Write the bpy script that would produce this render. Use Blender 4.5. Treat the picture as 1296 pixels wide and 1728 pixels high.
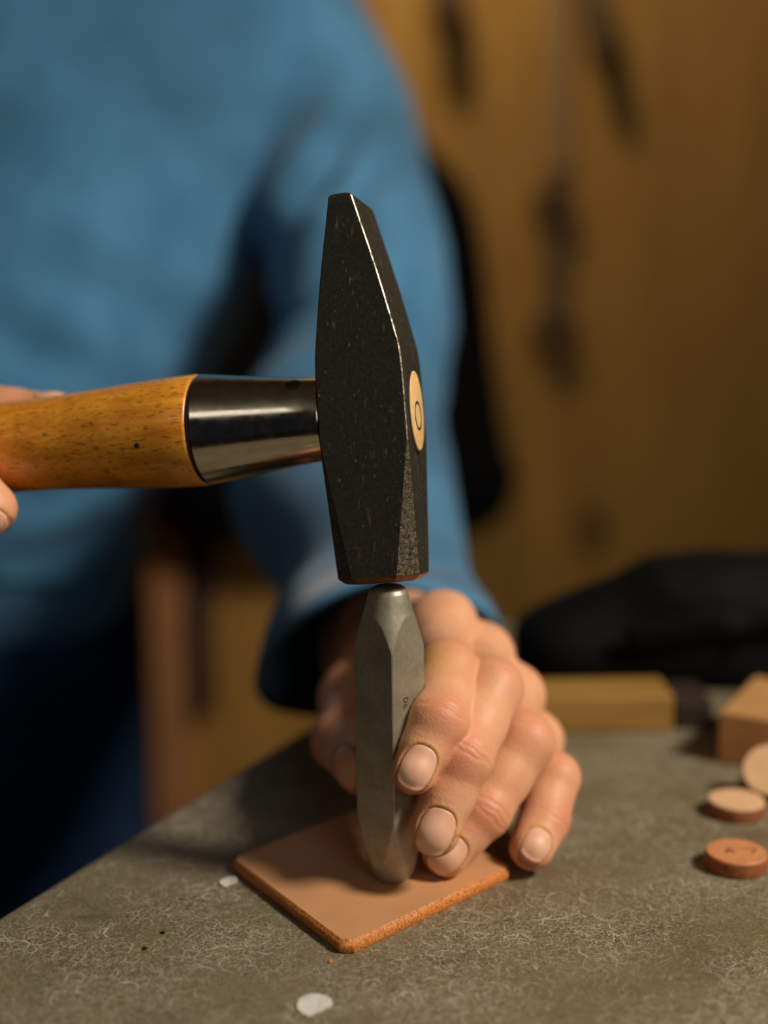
import bpy, bmesh, math, random
import numpy as np
from mathutils import Vector, Matrix

for o in list(bpy.data.objects):
    bpy.data.objects.remove(o)
random.seed(7)
SC = bpy.context.scene
COL = SC.collection

# ------------------------------------------------------------------ camera, world, lights, exposure
TZ = 0.90                                    # height of the bench top above the floor
FPX, PITCH, HC = 2500.0, math.radians(11.5), 0.1962
CAM = np.array([0.0, 0.0, HC])               # all layout below: metres, origin on the bench top under the camera
AX_R = np.array([1.0, 0, 0])
AX_F = np.array([0, math.cos(PITCH), -math.sin(PITCH)])
AX_D = np.array([0, -math.sin(PITCH), -math.cos(PITCH)])

cam_data = bpy.data.cameras.new('camera')
cam = bpy.data.objects.new('camera', cam_data)
COL.objects.link(cam)
cam.location = (0, 0, HC + TZ)
cam.rotation_euler = (math.pi / 2 - PITCH, 0, 0)
cam_data.sensor_fit = 'VERTICAL'
cam_data.sensor_height = 36.0
cam_data.sensor_width = 27.0
cam_data.lens = FPX / 1728 * 36
cam_data.clip_start = 0.01
cam_data.dof.use_dof = True
cam_data.dof.focus_distance = 0.408
cam_data.dof.aperture_fstop = 52.08 / 14.5
SC.camera = cam

SC.view_settings.view_transform = 'Standard'
SC.view_settings.look = 'None'
SC.view_settings.gamma = 1
SC.view_settings.exposure = 0.0
SC.view_settings.use_curve_mapping = False

world = bpy.data.worlds.new('world')
SC.world = world
world.use_nodes = True
world.node_tree.nodes['Background'].inputs[0].default_value = (0.75, 0.83, 1.0, 1)
world.node_tree.nodes['Background'].inputs[1].default_value = 0.012


def area_light(name, loc, target, sx, sy, power, color, spread=180):
    d = bpy.data.lights.new(name, 'AREA')
    d.shape = 'RECTANGLE'
    d.size, d.size_y = sx, sy
    d.energy = power
    d.color = color
    d.spread = math.radians(spread)
    o = bpy.data.objects.new(name, d)
    COL.objects.link(o)
    o.location = Vector(loc) + Vector((0, 0, TZ))
    v = Vector(target) - Vector(loc)
    o.rotation_euler = v.to_track_quat('-Z', 'Y').to_euler()
    return o


# shaded work lamp standing to the right of the bench
sp = bpy.data.lights.new('work_lamp_light', 'SPOT')
sp.energy = 78.0
sp.color = (1.0, 0.90, 0.76)
sp.shadow_soft_size = 0.14
sp.spot_size = math.radians(56)
sp.spot_blend = 0.7
spo = bpy.data.objects.new('work_lamp_light', sp)
COL.objects.link(spo)
spo.location = (0.90, 0.04, 0.98 + TZ)
spo.rotation_euler = (Vector((-0.05, 0.55, 0.12)) - Vector((0.90, 0.04, 0.98))).to_track_quat('-Z', 'Y').to_euler()
# added fill light behind the camera, lifts shirt, handle and finger fronts
area_light('added_fill_light', (0.95, -1.75, 0.95), (0.0, 0.6, 0.15), 0.9, 0.9, 5.5, (1.0, 0.93, 0.82))
# row of ceiling lamps at the left, behind the camera
for i in range(3):
    area_light('ceiling_lamp_light', (-0.78 - 0.17 * i, -1.35, 1.585), (-0.78 - 0.17 * i, -1.35, 0.0), 0.085, 0.7, 0.6, (1.0, 0.93, 0.80))
# added uplight, brightens the ceiling that the ferrule mirrors
area_light('added_ceiling_wash', (-0.9, -1.0, 1.15), (-0.9, -1.0, 1.6), 0.5, 0.9, 1.5, (1.0, 0.93, 0.80))
# added warm light above the frame, brightens the plywood at the upper left
area_light('added_wall_light', (-0.06, 1.02, 0.86), (-0.02, 1.36, 0.48), 0.12, 0.12, 1.45, (1.0, 0.80, 0.52), 115)


# ------------------------------------------------------------------ helpers
def U(px, py, z):
    """photo pixel + distance along the optical axis (m) -> layout point (m)"""
    return CAM + z * ((px - 648) / FPX * AX_R + (py - 864) / FPX * AX_D + AX_F)


def G(px, py, h=0.0):
    """photo pixel -> point on the horizontal plane at height h over the bench"""
    d = (px - 648) / FPX * AX_R + (py - 864) / FPX * AX_D + AX_F
    return CAM + d * ((h - HC) / d[2])


def unit(v):
    v = np.asarray(v, float)
    return v / np.linalg.norm(v)


def lin(r, g, b):
    def f(c):
        c /= 255.0
        return c / 12.92 if c <= 0.04045 else ((c + 0.055) / 1.055) ** 2.4
    return (f(r), f(g), f(b), 1.0)


def obj_from(name, verts, faces, mat, parent=None, smooth=True, lift=True, mats=None, fmat=None):
    me = bpy.data.meshes.new(name)
    verts = np.asarray(verts, float)
    if lift:
        verts = verts + np.array([0, 0, TZ])
    me.from_pydata([tuple(v) for v in verts], [], [tuple(int(i) for i in f) for f in faces])
    me.validate()
    for m in (mats or [mat]):
        me.materials.append(m)
    if fmat is not None:
        me.polygons.foreach_set('material_index', fmat)
    me.polygons.foreach_set('use_smooth', [smooth] * len(me.polygons))
    bm = bmesh.new()
    bm.from_mesh(me)
    bmesh.ops.recalc_face_normals(bm, faces=bm.faces)
    bm.to_mesh(me)
    bm.free()
    me.update()
    o = bpy.data.objects.new(name, me)
    COL.objects.link(o)
    if parent is not None:
        o.parent = parent
        o.matrix_parent_inverse = parent.matrix_world.inverted()
    return o


def empty(name, loc):
    o = bpy.data.objects.new(name, None)
    COL.objects.link(o)
    o.location = Vector(loc) + Vector((0, 0, TZ))
    o.empty_display_size = 0.02
    bpy.context.view_layer.update()
    return o


def tag(o, label, cat, group=None, kind=None):
    if label:
        o['label'] = label
    if cat:
        o['category'] = cat
    if group:
        o['group'] = group
    if kind:
        o['kind'] = kind
    return o


def bevel(o, w, seg=2, angle=35):
    m = o.modifiers.new('bevel', 'BEVEL')
    m.width = w
    m.segments = seg
    m.limit_method = 'ANGLE'
    m.angle_limit = math.radians(angle)
    return o


def subsurf(o, n=1):
    m = o.modifiers.new('sub', 'SUBSURF')
    m.levels = m.render_levels = n
    return o


def solidify(o, t, offset=-1):
    m = o.modifiers.new('solid', 'SOLIDIFY')
    m.thickness = t
    m.offset = offset
    return o


def box_geo(c, ax, ay, az, hx, hy, hz):
    c, ax, ay, az = map(np.asarray, (c, ax, ay, az))
    v = [c + ax * sx * hx + ay * sy * hy + az * sz * hz for sz in (-1, 1) for sy in (-1, 1) for sx in (-1, 1)]
    f = [(0, 2, 3, 1), (4, 5, 7, 6), (0, 1, 5, 4), (2, 6, 7, 3), (0, 4, 6, 2), (1, 3, 7, 5)]
    return v, f


def ring_loft(rings, cap0=True, cap1=True):
    """rings: list of (n,3) arrays with equal n"""
    n = len(rings[0])
    V = np.concatenate([np.asarray(r, float) for r in rings])
    Fc = []
    for k in range(len(rings) - 1):
        for i in range(n):
            j = (i + 1) % n
            Fc.append((k * n + i, k * n + j, (k + 1) * n + j, (k + 1) * n + i))
    if cap0:
        Fc.append(tuple(range(n - 1, -1, -1)))
    if cap1:
        Fc.append(tuple(range((len(rings) - 1) * n, len(rings) * n)))
    return V, Fc


def lathe(c, axis, u, v, prof, n=64, cap0=True, cap1=True):
    """prof: list of (s along axis, radius)"""
    c = np.asarray(c, float)
    t = np.linspace(0, 2 * math.pi, n, endpoint=False)
    rings = [c + axis * s + r * (np.cos(t)[:, None] * u + np.sin(t)[:, None] * v) for s, r in prof]
    return ring_loft(rings, cap0, cap1)


def merge(*geos):
    V, Fc, off = [], [], 0
    for v, f in geos:
        v = np.asarray(v, float)
        V.append(v)
        Fc += [tuple(i + off for i in q) for q in f]
        off += len(v)
    return np.concatenate(V), Fc


# ---- material mini language
class NT:
    def __init__(s, name):
        s.m = bpy.data.materials.new(name)
        s.m.use_nodes = True
        s.t = s.m.node_tree
        s.b = s.t.nodes['Principled BSDF']

    def n(s, kind, **kw):
        nd = s.t.nodes.new(kind)
        for k, v in kw.items():
            if k.startswith('i_'):
                nd.inputs[k[2:].replace('_', ' ')].default_value = v
            else:
                setattr(nd, k, v)
        return nd

    def l(s, a, b):
        s.t.links.new(a, b)

    def setb(s, **kw):
        for k, v in kw.items():
            s.b.inputs[k.replace('_', ' ')].default_value = v

    def coords(s, scale=(1, 1, 1), rot=(0, 0, 0), loc=(0, 0, 0)):
        tc = s.n('ShaderNodeTexCoord')
        mp = s.n('ShaderNodeMapping')
        mp.inputs['Scale'].default_value = scale
        mp.inputs['Rotation'].default_value = rot
        mp.inputs['Location'].default_value = loc
        s.l(tc.outputs['Object'], mp.inputs['Vector'])
        return mp.outputs['Vector']

    def noise(s, vec, scale, detail=3, rough=0.5, dist=0.0):
        nd = s.n('ShaderNodeTexNoise')
        nd.inputs['Scale'].default_value = scale
        nd.inputs['Detail'].default_value = detail
        nd.inputs['Roughness'].default_value = rough
        nd.inputs['Distortion'].default_value = dist
        s.l(vec, nd.inputs['Vector'])
        return nd.outputs['Fac']

    def ramp(s, fac, stops):
        r = s.n('ShaderNodeValToRGB')
        e = r.color_ramp.elements
        e[0].position, e[0].color = stops[0]
        e[1].position, e[1].color = stops[-1]
        for p, c in stops[1:-1]:
            x = e.new(p)
            x.color = c
        s.l(fac, r.inputs['Fac'])
        return r.outputs['Color']

    def math(s, op, a, b=None, clamp=False):
        nd = s.n('ShaderNodeMath', operation=op)
        nd.use_clamp = clamp
        for i, x in enumerate((a, b)):
            if x is None:
                continue
            if isinstance(x, (int, float)):
                nd.inputs[i].default_value = x
            else:
                s.l(x, nd.inputs[i])
        return nd.outputs[0]

    def mapr(s, v, a, b, c=0.0, d=1.0):
        nd = s.n('ShaderNodeMapRange')
        nd.inputs['From Min'].default_value = a
        nd.inputs['From Max'].default_value = b
        nd.inputs['To Min'].default_value = c
        nd.inputs['To Max'].default_value = d
        s.l(v, nd.inputs['Value'])
        return nd.outputs['Result']

    def mix(s, fac, a, b, blend='MIX'):
        nd = s.n('ShaderNodeMix', data_type='RGBA', blend_type=blend)
        for sock, x in ((nd.inputs[0], fac), (nd.inputs[6], a), (nd.inputs[7], b)):
            if isinstance(x, (int, float, tuple)):
                sock.default_value = x
            else:
                s.l(x, sock)
        return nd.outputs[2]

    def bump(s, h, strength, dist):
        nd = s.n('ShaderNodeBump')
        nd.inputs['Strength'].default_value = strength
        nd.inputs['Distance'].default_value = dist
        s.l(h, nd.inputs['Height'])
        s.l(nd.outputs['Normal'], s.b.inputs['Normal'])

    def base(s, c):
        if isinstance(c, tuple):
            s.b.inputs['Base Color'].default_value = c
        else:
            s.l(c, s.b.inputs['Base Color'])


def plain(name, col, rough=0.5, metal=0.0, nscale=120, var=0.25, bump=0.0):
    t = NT(name)
    v = t.coords()
    f = t.noise(v, nscale, 4)
    dark = tuple(c * (1 - var) for c in col[:3]) + (1,)
    lite = tuple(min(1, c * (1 + var)) for c in col[:3]) + (1,)
    t.base(t.ramp(f, [(0.3, dark), (0.7, lite)]))
    t.setb(Roughness=rough, Metallic=metal)
    if bump:
        t.bump(f, bump, 0.0005)
    return t.m


M = {}


def build_materials():
    # plywood wall: warm veneer with long grain and a few knots
    t = NT('plywood')
    v = t.coords((1, 1, 0.12))
    g1 = t.noise(v, 22, 4, 0.6, 0.6)
    g2 = t.noise(t.coords((1, 1, 0.05)), 160, 3)
    c = t.ramp(g1, [(0.3, lin(150, 106, 44)), (0.55, lin(176, 130, 56)), (0.75, lin(190, 146, 68))])
    c = t.mix(0.25, c, t.ramp(g2, [(0.3, lin(130, 88, 32)), (0.7, lin(195, 148, 68))]))
    vor = t.n('ShaderNodeTexVoronoi', voronoi_dimensions='3D')
    vor.inputs['Scale'].default_value = 5.2
    t.l(t.coords((1, 1, 0.6)), vor.inputs['Vector'])
    k = t.mapr(vor.outputs['Distance'], 0.05, 0.13, 0.75, 0.0)
    c = t.mix(k, c, lin(95, 55, 22))
    t.base(c)
    t.setb(Roughness=0.65)
    M['plywood'] = t.m

    # bench slab: worn olive-brown board covered with curved cuts and scratches
    t = NT('worn_slab')
    vec = t.coords((1000, 1000, 1000))          # millimetres
    dn = t.n('ShaderNodeTexNoise')
    dn.inputs['Scale'].default_value = 0.25
    dn.inputs['Detail'].default_value = 3
    t.l(vec, dn.inputs['Vector'])
    ma = t.n('ShaderNodeVectorMath', operation='MULTIPLY_ADD')
    t.l(dn.outputs['Color'], ma.inputs[0])
    ma.inputs[1].default_value = (3.0, 3.0, 0)
    t.l(vec, ma.inputs[2])
    dv = ma.outputs[0]
    b1 = t.noise(vec, 0.018, 4, 0.6)
    b2 = t.noise(vec, 0.12, 5, 0.65)
    b3 = t.noise(vec, 1.1, 3, 0.6)
    c = t.ramp(b1, [(0.35, lin(112, 101, 66)), (0.6, lin(124, 110, 84))])
    c = t.mix(t.mapr(b2, 0.4, 0.72, 0, 0.55), c, lin(84, 74, 54))
    c = t.mix(t.mapr(b3, 0.42, 0.8, 0, 0.5), c, lin(70, 58, 42))
    c = t.mix(t.mapr(t.noise(vec, 0.035, 3, 0.6), 0.50, 0.66, 0, 0.45), c, lin(96, 70, 48))
    c = t.mix(t.mapr(t.noise(t.coords((1000, 2600, 1000)), 0.03, 4, 0.6), 0.62, 0.72, 0, 0.55), c, lin(40, 38, 34))
    dens = t.mapr(t.noise(vec, 0.03, 2), 0.36, 0.62, 0.4, 1.4)
    height = None
    layers = [(15.0, 0.42, 0.030, 0.50, 0.95), (10.0, 0.36, 0.032, 0.48, 0.85), (6.5, 0.42, 0.042, 0.45, 0.75),
              (4.2, 0.38, 0.055, 0.43, 0.65), (2.6, 0.40, 0.075, 0.42, 0.55), (1.7, 0.36, 0.10, 0.42, 0.45)]
    for i, (cell, rad, wid, cut, amt) in enumerate(layers):
        for s in range(2):
            mp = t.n('ShaderNodeMapping')
            mp.inputs['Location'].default_value = (17.3 * i + 41 * s, 9.1 * i - 23 * s, 0)
            mp.inputs['Rotation'].default_value = (0, 0, 0.7 * i + 1.3 * s)
            mp.inputs['Scale'].default_value = (1.0, 1.25 if s else 0.85, 1)
            t.l(dv, mp.inputs['Vector'])
            vo = t.n('ShaderNodeTexVoronoi', voronoi_dimensions='2D')
            vo.inputs['Scale'].default_value = 1.0 / cell
            t.l(mp.outputs['Vector'], vo.inputs['Vector'])
            rr = t.n('ShaderNodeSeparateColor')
            t.l(vo.outputs['Color'], rr.inputs[0])
            radius = t.mapr(rr.outputs[0], 0, 1, rad * 0.45, rad * 1.35)
            d = t.math('ABSOLUTE', t.math('SUBTRACT', vo.outputs['Distance'], radius))
            line = t.mapr(d, 0, wid, 1, 0)
            nz = t.noise(mp.outputs['Vector'], 1.6 / cell, 2)
            msk = t.mapr(nz, cut, cut + 0.16, 0, amt)
            a = t.math('MULTIPLY', t.math('MULTIPLY', line, msk, True), dens, True)
            tone = lin(190, 182, 162) if (i + s) % 3 else lin(160, 148, 122)
            if (i * 2 + s) % 5 == 3:
                tone = lin(46, 38, 28)
            c = t.mix(a, c, tone)
            height = a if height is None else t.math('ADD', height, a)
    t.base(c)
    t.setb(Roughness=0.62)
    hh = t.math('ADD', t.math('MULTIPLY', height, 0.5), t.math('MULTIPLY', b3, 0.6))
    t.bump(hh, 0.5, 0.0003)
    M['slab'] = t.m

    # leather (grain side), leather edge
    t = NT('veg_leather')
    v = t.coords()
    a = t.noise(v, 60, 3)
    b = t.noise(v, 1800, 2)
    c = t.ramp(a, [(0.3, lin(196, 142, 98)), (0.7, lin(208, 152, 106))])
    t.base(c)
    t.setb(Roughness=0.55)
    t.bump(b, 0.15, 0.0002)
    M['leather'] = t.m
    t = NT('leather_edge')
    v = t.coords()
    a = t.noise(v, 1500, 4, 0.7)
    c = t.ramp(a, [(0.35, lin(140, 72, 22)), (0.5, lin(205, 122, 52)), (0.66, lin(228, 158, 90))])
    t.base(c)
    t.setb(Roughness=0.5)
    t.bump(a, 0.6, 0.0004)
    M['leather_edge'] = t.m
    t = NT('disc_leather')
    v = t.coords()
    a = t.noise(v, 300, 3)
    t.base(t.ramp(a, [(0.3, lin(196, 128, 82)), (0.7, lin(212, 146, 98))]))
    t.setb(Roughness=0.6)
    t.bump(a, 0.2, 0.0003)
    M['disc'] = t.m
    t = NT('disc_leather_edge')
    v = t.coords((1, 1, 3))
    a = t.noise(v, 500, 3)
    t.base(t.ramp(a, [(0.3, lin(110, 58, 28)), (0.7, lin(165, 98, 52))]))
    t.setb(Roughness=0.6)
    M['disc_edge'] = t.m
    M['disc_pale'] = plain('pale_disc_leather', lin(222, 178, 134), 0.6, 0, 300, 0.06)
    M['mark'] = plain('stamped_mark', lin(142, 82, 44), 0.7, 0, 300, 0.2)

    # forged black steel
    t = NT('black_forged_steel')
    v = t.coords()
    a = t.noise(v, 900, 4, 0.7)
    sc = t.noise(t.coords((520, 520, 60)), 1.0, 3, 0.6)
    sc2 = t.noise(v, 150, 5, 0.7)
    c = t.ramp(a, [(0.3, lin(34, 33, 28)), (0.7, lin(56, 53, 44))])
    scr = t.math('MULTIPLY', t.mapr(sc, 0.60, 0.70), t.mapr(sc2, 0.48, 0.62), True)
    c = t.mix(t.math('MULTIPLY', scr, 0.65), c, lin(128, 112, 84))
    spk = t.noise(t.coords((1, 1, 0.45)), 1300, 2, 0.5)
    c = t.mix(t.mapr(spk, 0.66, 0.76, 0, 0.55), c, lin(150, 128, 96))
    t.base(c)
    t.setb(Metallic=0.15, Roughness=0.5)
    t.b.inputs['Specular IOR Level'].default_value = 0.35
    t.bump(a, 0.12, 0.0003)
    M['forged'] = t.m
    t = NT('forged_steel_chamfer')
    v = t.coords()
    a = t.noise(v, 1100, 4, 0.75, 0.8)
    t.base(t.ramp(a, [(0.4, lin(40, 37, 29)), (0.62, lin(118, 106, 82))]))
    t.setb(Metallic=0.55, Roughness=0.5)
    t.bump(a, 0.8, 0.0006)
    M['forged_chamfer'] = t.m
    t = NT('worn_bright_edge')
    v = t.coords()
    a = t.noise(v, 500, 4, 0.7)
    t.base(t.ramp(a, [(0.38, lin(56, 50, 40)), (0.62, lin(176, 168, 146))]))
    t.setb(Metallic=0.8, Roughness=0.42)
    M['worn_edge'] = t.m
    t = NT('dull_worn_edge')
    v = t.coords()
    a = t.noise(v, 420, 4, 0.7)
    t.base(t.ramp(a, [(0.5, lin(34, 30, 24)), (0.72, lin(130, 112, 84))]))
    t.setb(Metallic=0.6, Roughness=0.45)
    M['dull_edge'] = t.m
    t = NT('rusty_bevel')
    v = t.coords()
    a = t.noise(v, 700, 4, 0.7)
    t.base(t.ramp(a, [(0.35, lin(78, 46, 22)), (0.7, lin(140, 92, 52))]))
    t.setb(Metallic=0.5, Roughness=0.4)
    M['rusty'] = t.m

    t = NT('polished_ferrule_steel')
    v = t.coords()
    a = t.noise(v, 260, 4, 0.7)
    t.base(t.ramp(a, [(0.3, lin(188, 180, 166)), (0.7, lin(206, 200, 188))]))
    t.setb(Metallic=1.0)
    t.l(t.mapr(a, 0.3, 0.75, 0.10, 0.24), t.b.inputs['Roughness'])
    t.bump(t.noise(v, 90, 3), 0.04, 0.0006)
    M['ferrule'] = t.m
    M['black_gap'] = plain('black_gap', lin(14, 12, 10), 0.8, 0, 200, 0.2)

    # varnished handle wood, grain runs along the handle (local x of the hammer)
    t = NT('amber_handle_wood')
    v = t.coords((1.0, 6, 6))
    a = t.noise(v, 45, 5, 0.65, 0.4)
    v2 = t.coords((1.0, 3.5, 3.5))
    pores = t.noise(v2, 420, 3, 0.65)
    blot = t.noise(t.coords(), 55, 4, 0.65)
    c = t.ramp(a, [(0.3, lin(202, 124, 28)), (0.55, lin(232, 156, 48)), (0.75, lin(242, 176, 72))])
    c = t.mix(t.mapr(blot, 0.48, 0.75, 0, 0.5), c, lin(140, 76, 18))
    c = t.mix(t.mapr(pores, 0.55, 0.64, 0, 0.65), c, lin(82, 46, 14))
    t.base(c)
    t.setb(Roughness=0.36, Coat_Weight=0.35)
    t.b.inputs['Coat Roughness'].default_value = 0.25
    t.bump(pores, 0.15, 0.0003)
    M['handle'] = t.m
    M['end_grain'] = plain('pale_end_grain', lin(226, 182, 122), 0.6, 0, 600, 0.12)

    t = NT('stamp_steel')
    v = t.coords()
    a = t.noise(v, 700, 4, 0.7)
    b = t.noise(v, 90, 4, 0.6)
    c = t.ramp(a, [(0.3, lin(156, 149, 128)), (0.7, lin(176, 168, 148))])
    c = t.mix(t.mapr(b, 0.45, 0.75, 0, 0.35), c, lin(84, 76, 62))
    t.base(c)
    t.setb(Metallic=0.55, Roughness=0.45)
    t.bump(a, 0.1, 0.0003)
    M['stamp'] = t.m
    M['engraving'] = plain('engraving', lin(52, 44, 34), 0.7, 0.2, 500, 0.3)

    # skin
    t = NT('skin')
    v = t.coords()
    at = t.n('ShaderNodeVertexColor', layer_name='tint')
    sp = t.n('ShaderNodeSeparateColor')
    t.l(at.outputs['Color'], sp.inputs[0])
    n1 = t.noise(v, 140, 4, 0.6)
    n2 = t.noise(v, 700, 3, 0.6)
    c = t.ramp(n1, [(0.3, lin(222, 158, 120)), (0.7, lin(230, 172, 132))])
    c = t.mix(t.mapr(n2, 0.5, 0.8, 0, 0.18), c, lin(206, 120, 90))
    c = t.mix(t.math('MULTIPLY', sp.outputs[0], t.mapr(n1, 0.3, 0.7, 0.6, 1.0), True), c, lin(206, 112, 84))
    c = t.mix(sp.outputs[1], c, lin(214, 158, 84))
    c = t.mix(sp.outputs[2], c, lin(110, 60, 30))
    t.base(c)
    t.setb(Roughness=0.5)
    t.b.inputs['Subsurface Weight'].default_value = 0.12
    t.b.inputs['Subsurface Radius'].default_value = (1.0, 0.4, 0.2)
    t.b.inputs['Subsurface Scale'].default_value = 0.0025
    t.b.inputs['Specular IOR Level'].default_value = 0.4
    vo = t.n('ShaderNodeTexVoronoi')
    vo.inputs['Scale'].default_value = 1100
    t.l(v, vo.inputs['Vector'])
    t.bump(t.math('ADD', vo.outputs['Distance'], n2), 0.22, 0.0003)
    M['skin'] = t.m
    t = NT('fingernail')
    v = t.coords()
    n1 = t.noise(v, 190, 3)
    t.base(t.ramp(n1, [(0.3, lin(226, 168, 138)), (0.7, lin(232, 182, 150))]))
    t.setb(Roughness=0.45)
    t.b.inputs['Subsurface Weight'].default_value = 0.1
    t.b.inputs['Subsurface Scale'].default_value = 0.0015
    M['nail'] = t.m

    t = NT('blue_denim')
    v = t.coords()
    a = t.noise(v, 26, 4, 0.6)
    b = t.noise(v, 8, 3, 0.5)
    w = t.noise(v, 900, 2)
    c = t.ramp(a, [(0.3, lin(54, 110, 148)), (0.7, lin(76, 136, 176))])
    c = t.mix(t.mapr(b, 0.42, 0.68, 0, 0.65), c, lin(42, 84, 112))
    t.base(c)
    t.setb(Roughness=0.9)
    t.b.inputs['Sheen Weight'].default_value = 0.15
    t.bump(w, 0.2, 0.0005)
    M['denim'] = t.m
    M['navy'] = plain('dark_navy_cloth', lin(26, 44, 72), 0.9, 0, 60, 0.25)
    M['black_cloth'] = plain('black_cloth', lin(8, 8, 9), 0.9, 0, 40, 0.25)
    M['black_leather'] = plain('black_leather', lin(9, 9, 8), 0.75, 0, 80, 0.25, 0.2)
    for k in ('black_cloth', 'black_leather', 'navy'):
        M[k].node_tree.nodes['Principled BSDF'].inputs['Specular IOR Level'].default_value = 0.12
    M['hair'] = plain('brown_hair', lin(58, 40, 26), 0.6, 0, 200, 0.3)
    M['shoe'] = plain('brown_shoe', lin(60, 42, 30), 0.5, 0, 80, 0.2)

    def wood(name, c0, c1, rough=0.6):
        t = NT(name)
        v = t.coords((0.15, 1, 1))
        a = t.noise(v, 120, 4, 0.6, 0.5)
        t.base(t.ramp(a, [(0.3, c0), (0.7, c1)]))
        t.setb(Roughness=rough)
        t.bump(a, 0.15, 0.0004)
        return t.m
    M['board_wood'] = wood('offcut_board_wood', lin(138, 100, 42), lin(162, 122, 58))
    M['block_wood'] = wood('block_wood', lin(176, 128, 74), lin(200, 152, 94))
    M['plank_wood'] = wood('plank_wood', lin(150, 100, 62), lin(176, 124, 80))
    M['dark_fill'] = wood('dark_gap_fill', lin(34, 22, 14), lin(52, 34, 20), 0.7)
    M['bench_leg'] = wood('bench_leg_wood', lin(96, 66, 40), lin(124, 88, 56))
    M['tool_grip'] = plain('dark_tool_grip', lin(92, 66, 38), 0.6, 0, 80, 0.2)
    M['tool_grey'] = plain('grey_tool_grip', lin(104, 80, 54), 0.6, 0, 80, 0.2)
    M['tool_steel'] = plain('tool_steel', lin(74, 68, 58), 0.5, 0.6, 80, 0.2)
    M['rule_steel'] = plain('ruler_steel', lin(150, 118, 76), 0.7, 0.0, 80, 0.1)
    M['maroon'] = plain('dark_maroon_strap', lin(38, 17, 23), 0.7, 0, 80, 0.2)
    M['paper'] = plain('white_paper', lin(214, 210, 202), 0.7, 0, 300, 0.06)
    M['floor'] = plain('dark_floor', lin(62, 52, 42), 0.7, 0, 12, 0.25)
    M['ceiling'] = plain('ceiling_paint', lin(205, 198, 182), 0.9, 0, 8, 0.05)


build_materials()


# ------------------------------------------------------------------ the setting
def setting():
    Y = 1.36
    v, f = box_geo((0.2, Y + 0.02, 0.35), (1, 0, 0), (0, 1, 0), (0, 0, 1), 2.6, 0.02, 1.25)
    o = obj_from('wall_back', v, f, M['plywood'], smooth=False)
    tag(o, 'warm brown plywood workshop wall with knots and hanging tools', None, kind='structure')
    v, f = box_geo((0.2, -0.6, -TZ - 0.02), (1, 0, 0), (0, 1, 0), (0, 0, 1), 2.6, 2.0, 0.02)
    o = obj_from('floor', v, f, M['floor'], smooth=False)
    tag(o, 'dark workshop floor below the bench', None, kind='structure')
    v, f = box_geo((0.2, -0.6, 1.62), (1, 0, 0), (0, 1, 0), (0, 0, 1), 2.6, 2.0, 0.02)
    o = obj_from('ceiling', v, f, M['ceiling'], smooth=False)
    tag(o, 'plain pale workshop ceiling above the bench', None, kind='structure')


setting()


# ------------------------------------------------------------------ workbench
E0, E1 = G(0, 1530), G(530, 1210)
EDGE = unit(E1 - E0)


def workbench():
    root = empty('workbench', (0.3, 0.35, -TZ))
    th = 0.032
    back = 0.70
    def on_edge(y):
        return E0 + EDGE * ((y - E0[1]) / EDGE[1])
    a, b = on_edge(0.20), on_edge(back)
    poly = [a, (0.75, 0.20, 0), (0.75, back, 0), b]
    poly = [np.array([p[0], p[1], 0.0]) for p in poly]
    V = [p for p in poly] + [p + np.array([0, 0, -th]) for p in poly]
    Fc = [(0, 1, 2, 3), (7, 6, 5, 4)] + [(i, 4 + i, 4 + (i + 1) % 4, (i + 1) % 4) for i in range(4)]
    o = obj_from('tabletop', V, Fc, M['slab'], root)
    bevel(o, 0.0075, 5)
    o['label'] = 'worn olive-brown slab covered in curved cut marks'
    cen = np.mean(poly, axis=0)
    for p in poly:
        q = p + (cen - p) * 0.16
        v, f = box_geo((q[0], q[1], -(TZ + th) / 2), (1, 0, 0), (0, 1, 0), (0, 0, 1), 0.03, 0.03, (TZ - th) / 2)
        bevel(obj_from('leg', v, f, M['bench_leg'], root, smooth=False), 0.003, 2)
    for i in range(4):
        p = poly[i] + (cen - poly[i]) * 0.16
        q = poly[(i + 1) % 4] + (cen - poly[(i + 1) % 4]) * 0.16
        d = unit(q - p)
        L = np.linalg.norm(q - p) / 2 - 0.032
        v, f = box_geo((p + q) / 2 + np.array([0, 0, -th - 0.045]), d, np.array([-d[1], d[0], 0]), (0, 0, 1), L, 0.012, 0.044)
        obj_from('apron_rail', v, f, M['bench_leg'], root, smooth=False)
    tag(root, 'workbench with a worn olive-brown top covered in curved scratches', 'workbench')


workbench()

# ------------------------------------------------------------------ leather square under the stamp
LT = 0.004
LC = [G(387, 1447, LT), G(583, 1594, LT), G(866, 1462, LT)]
LC.append(LC[0] + LC[2] - LC[1])


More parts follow.
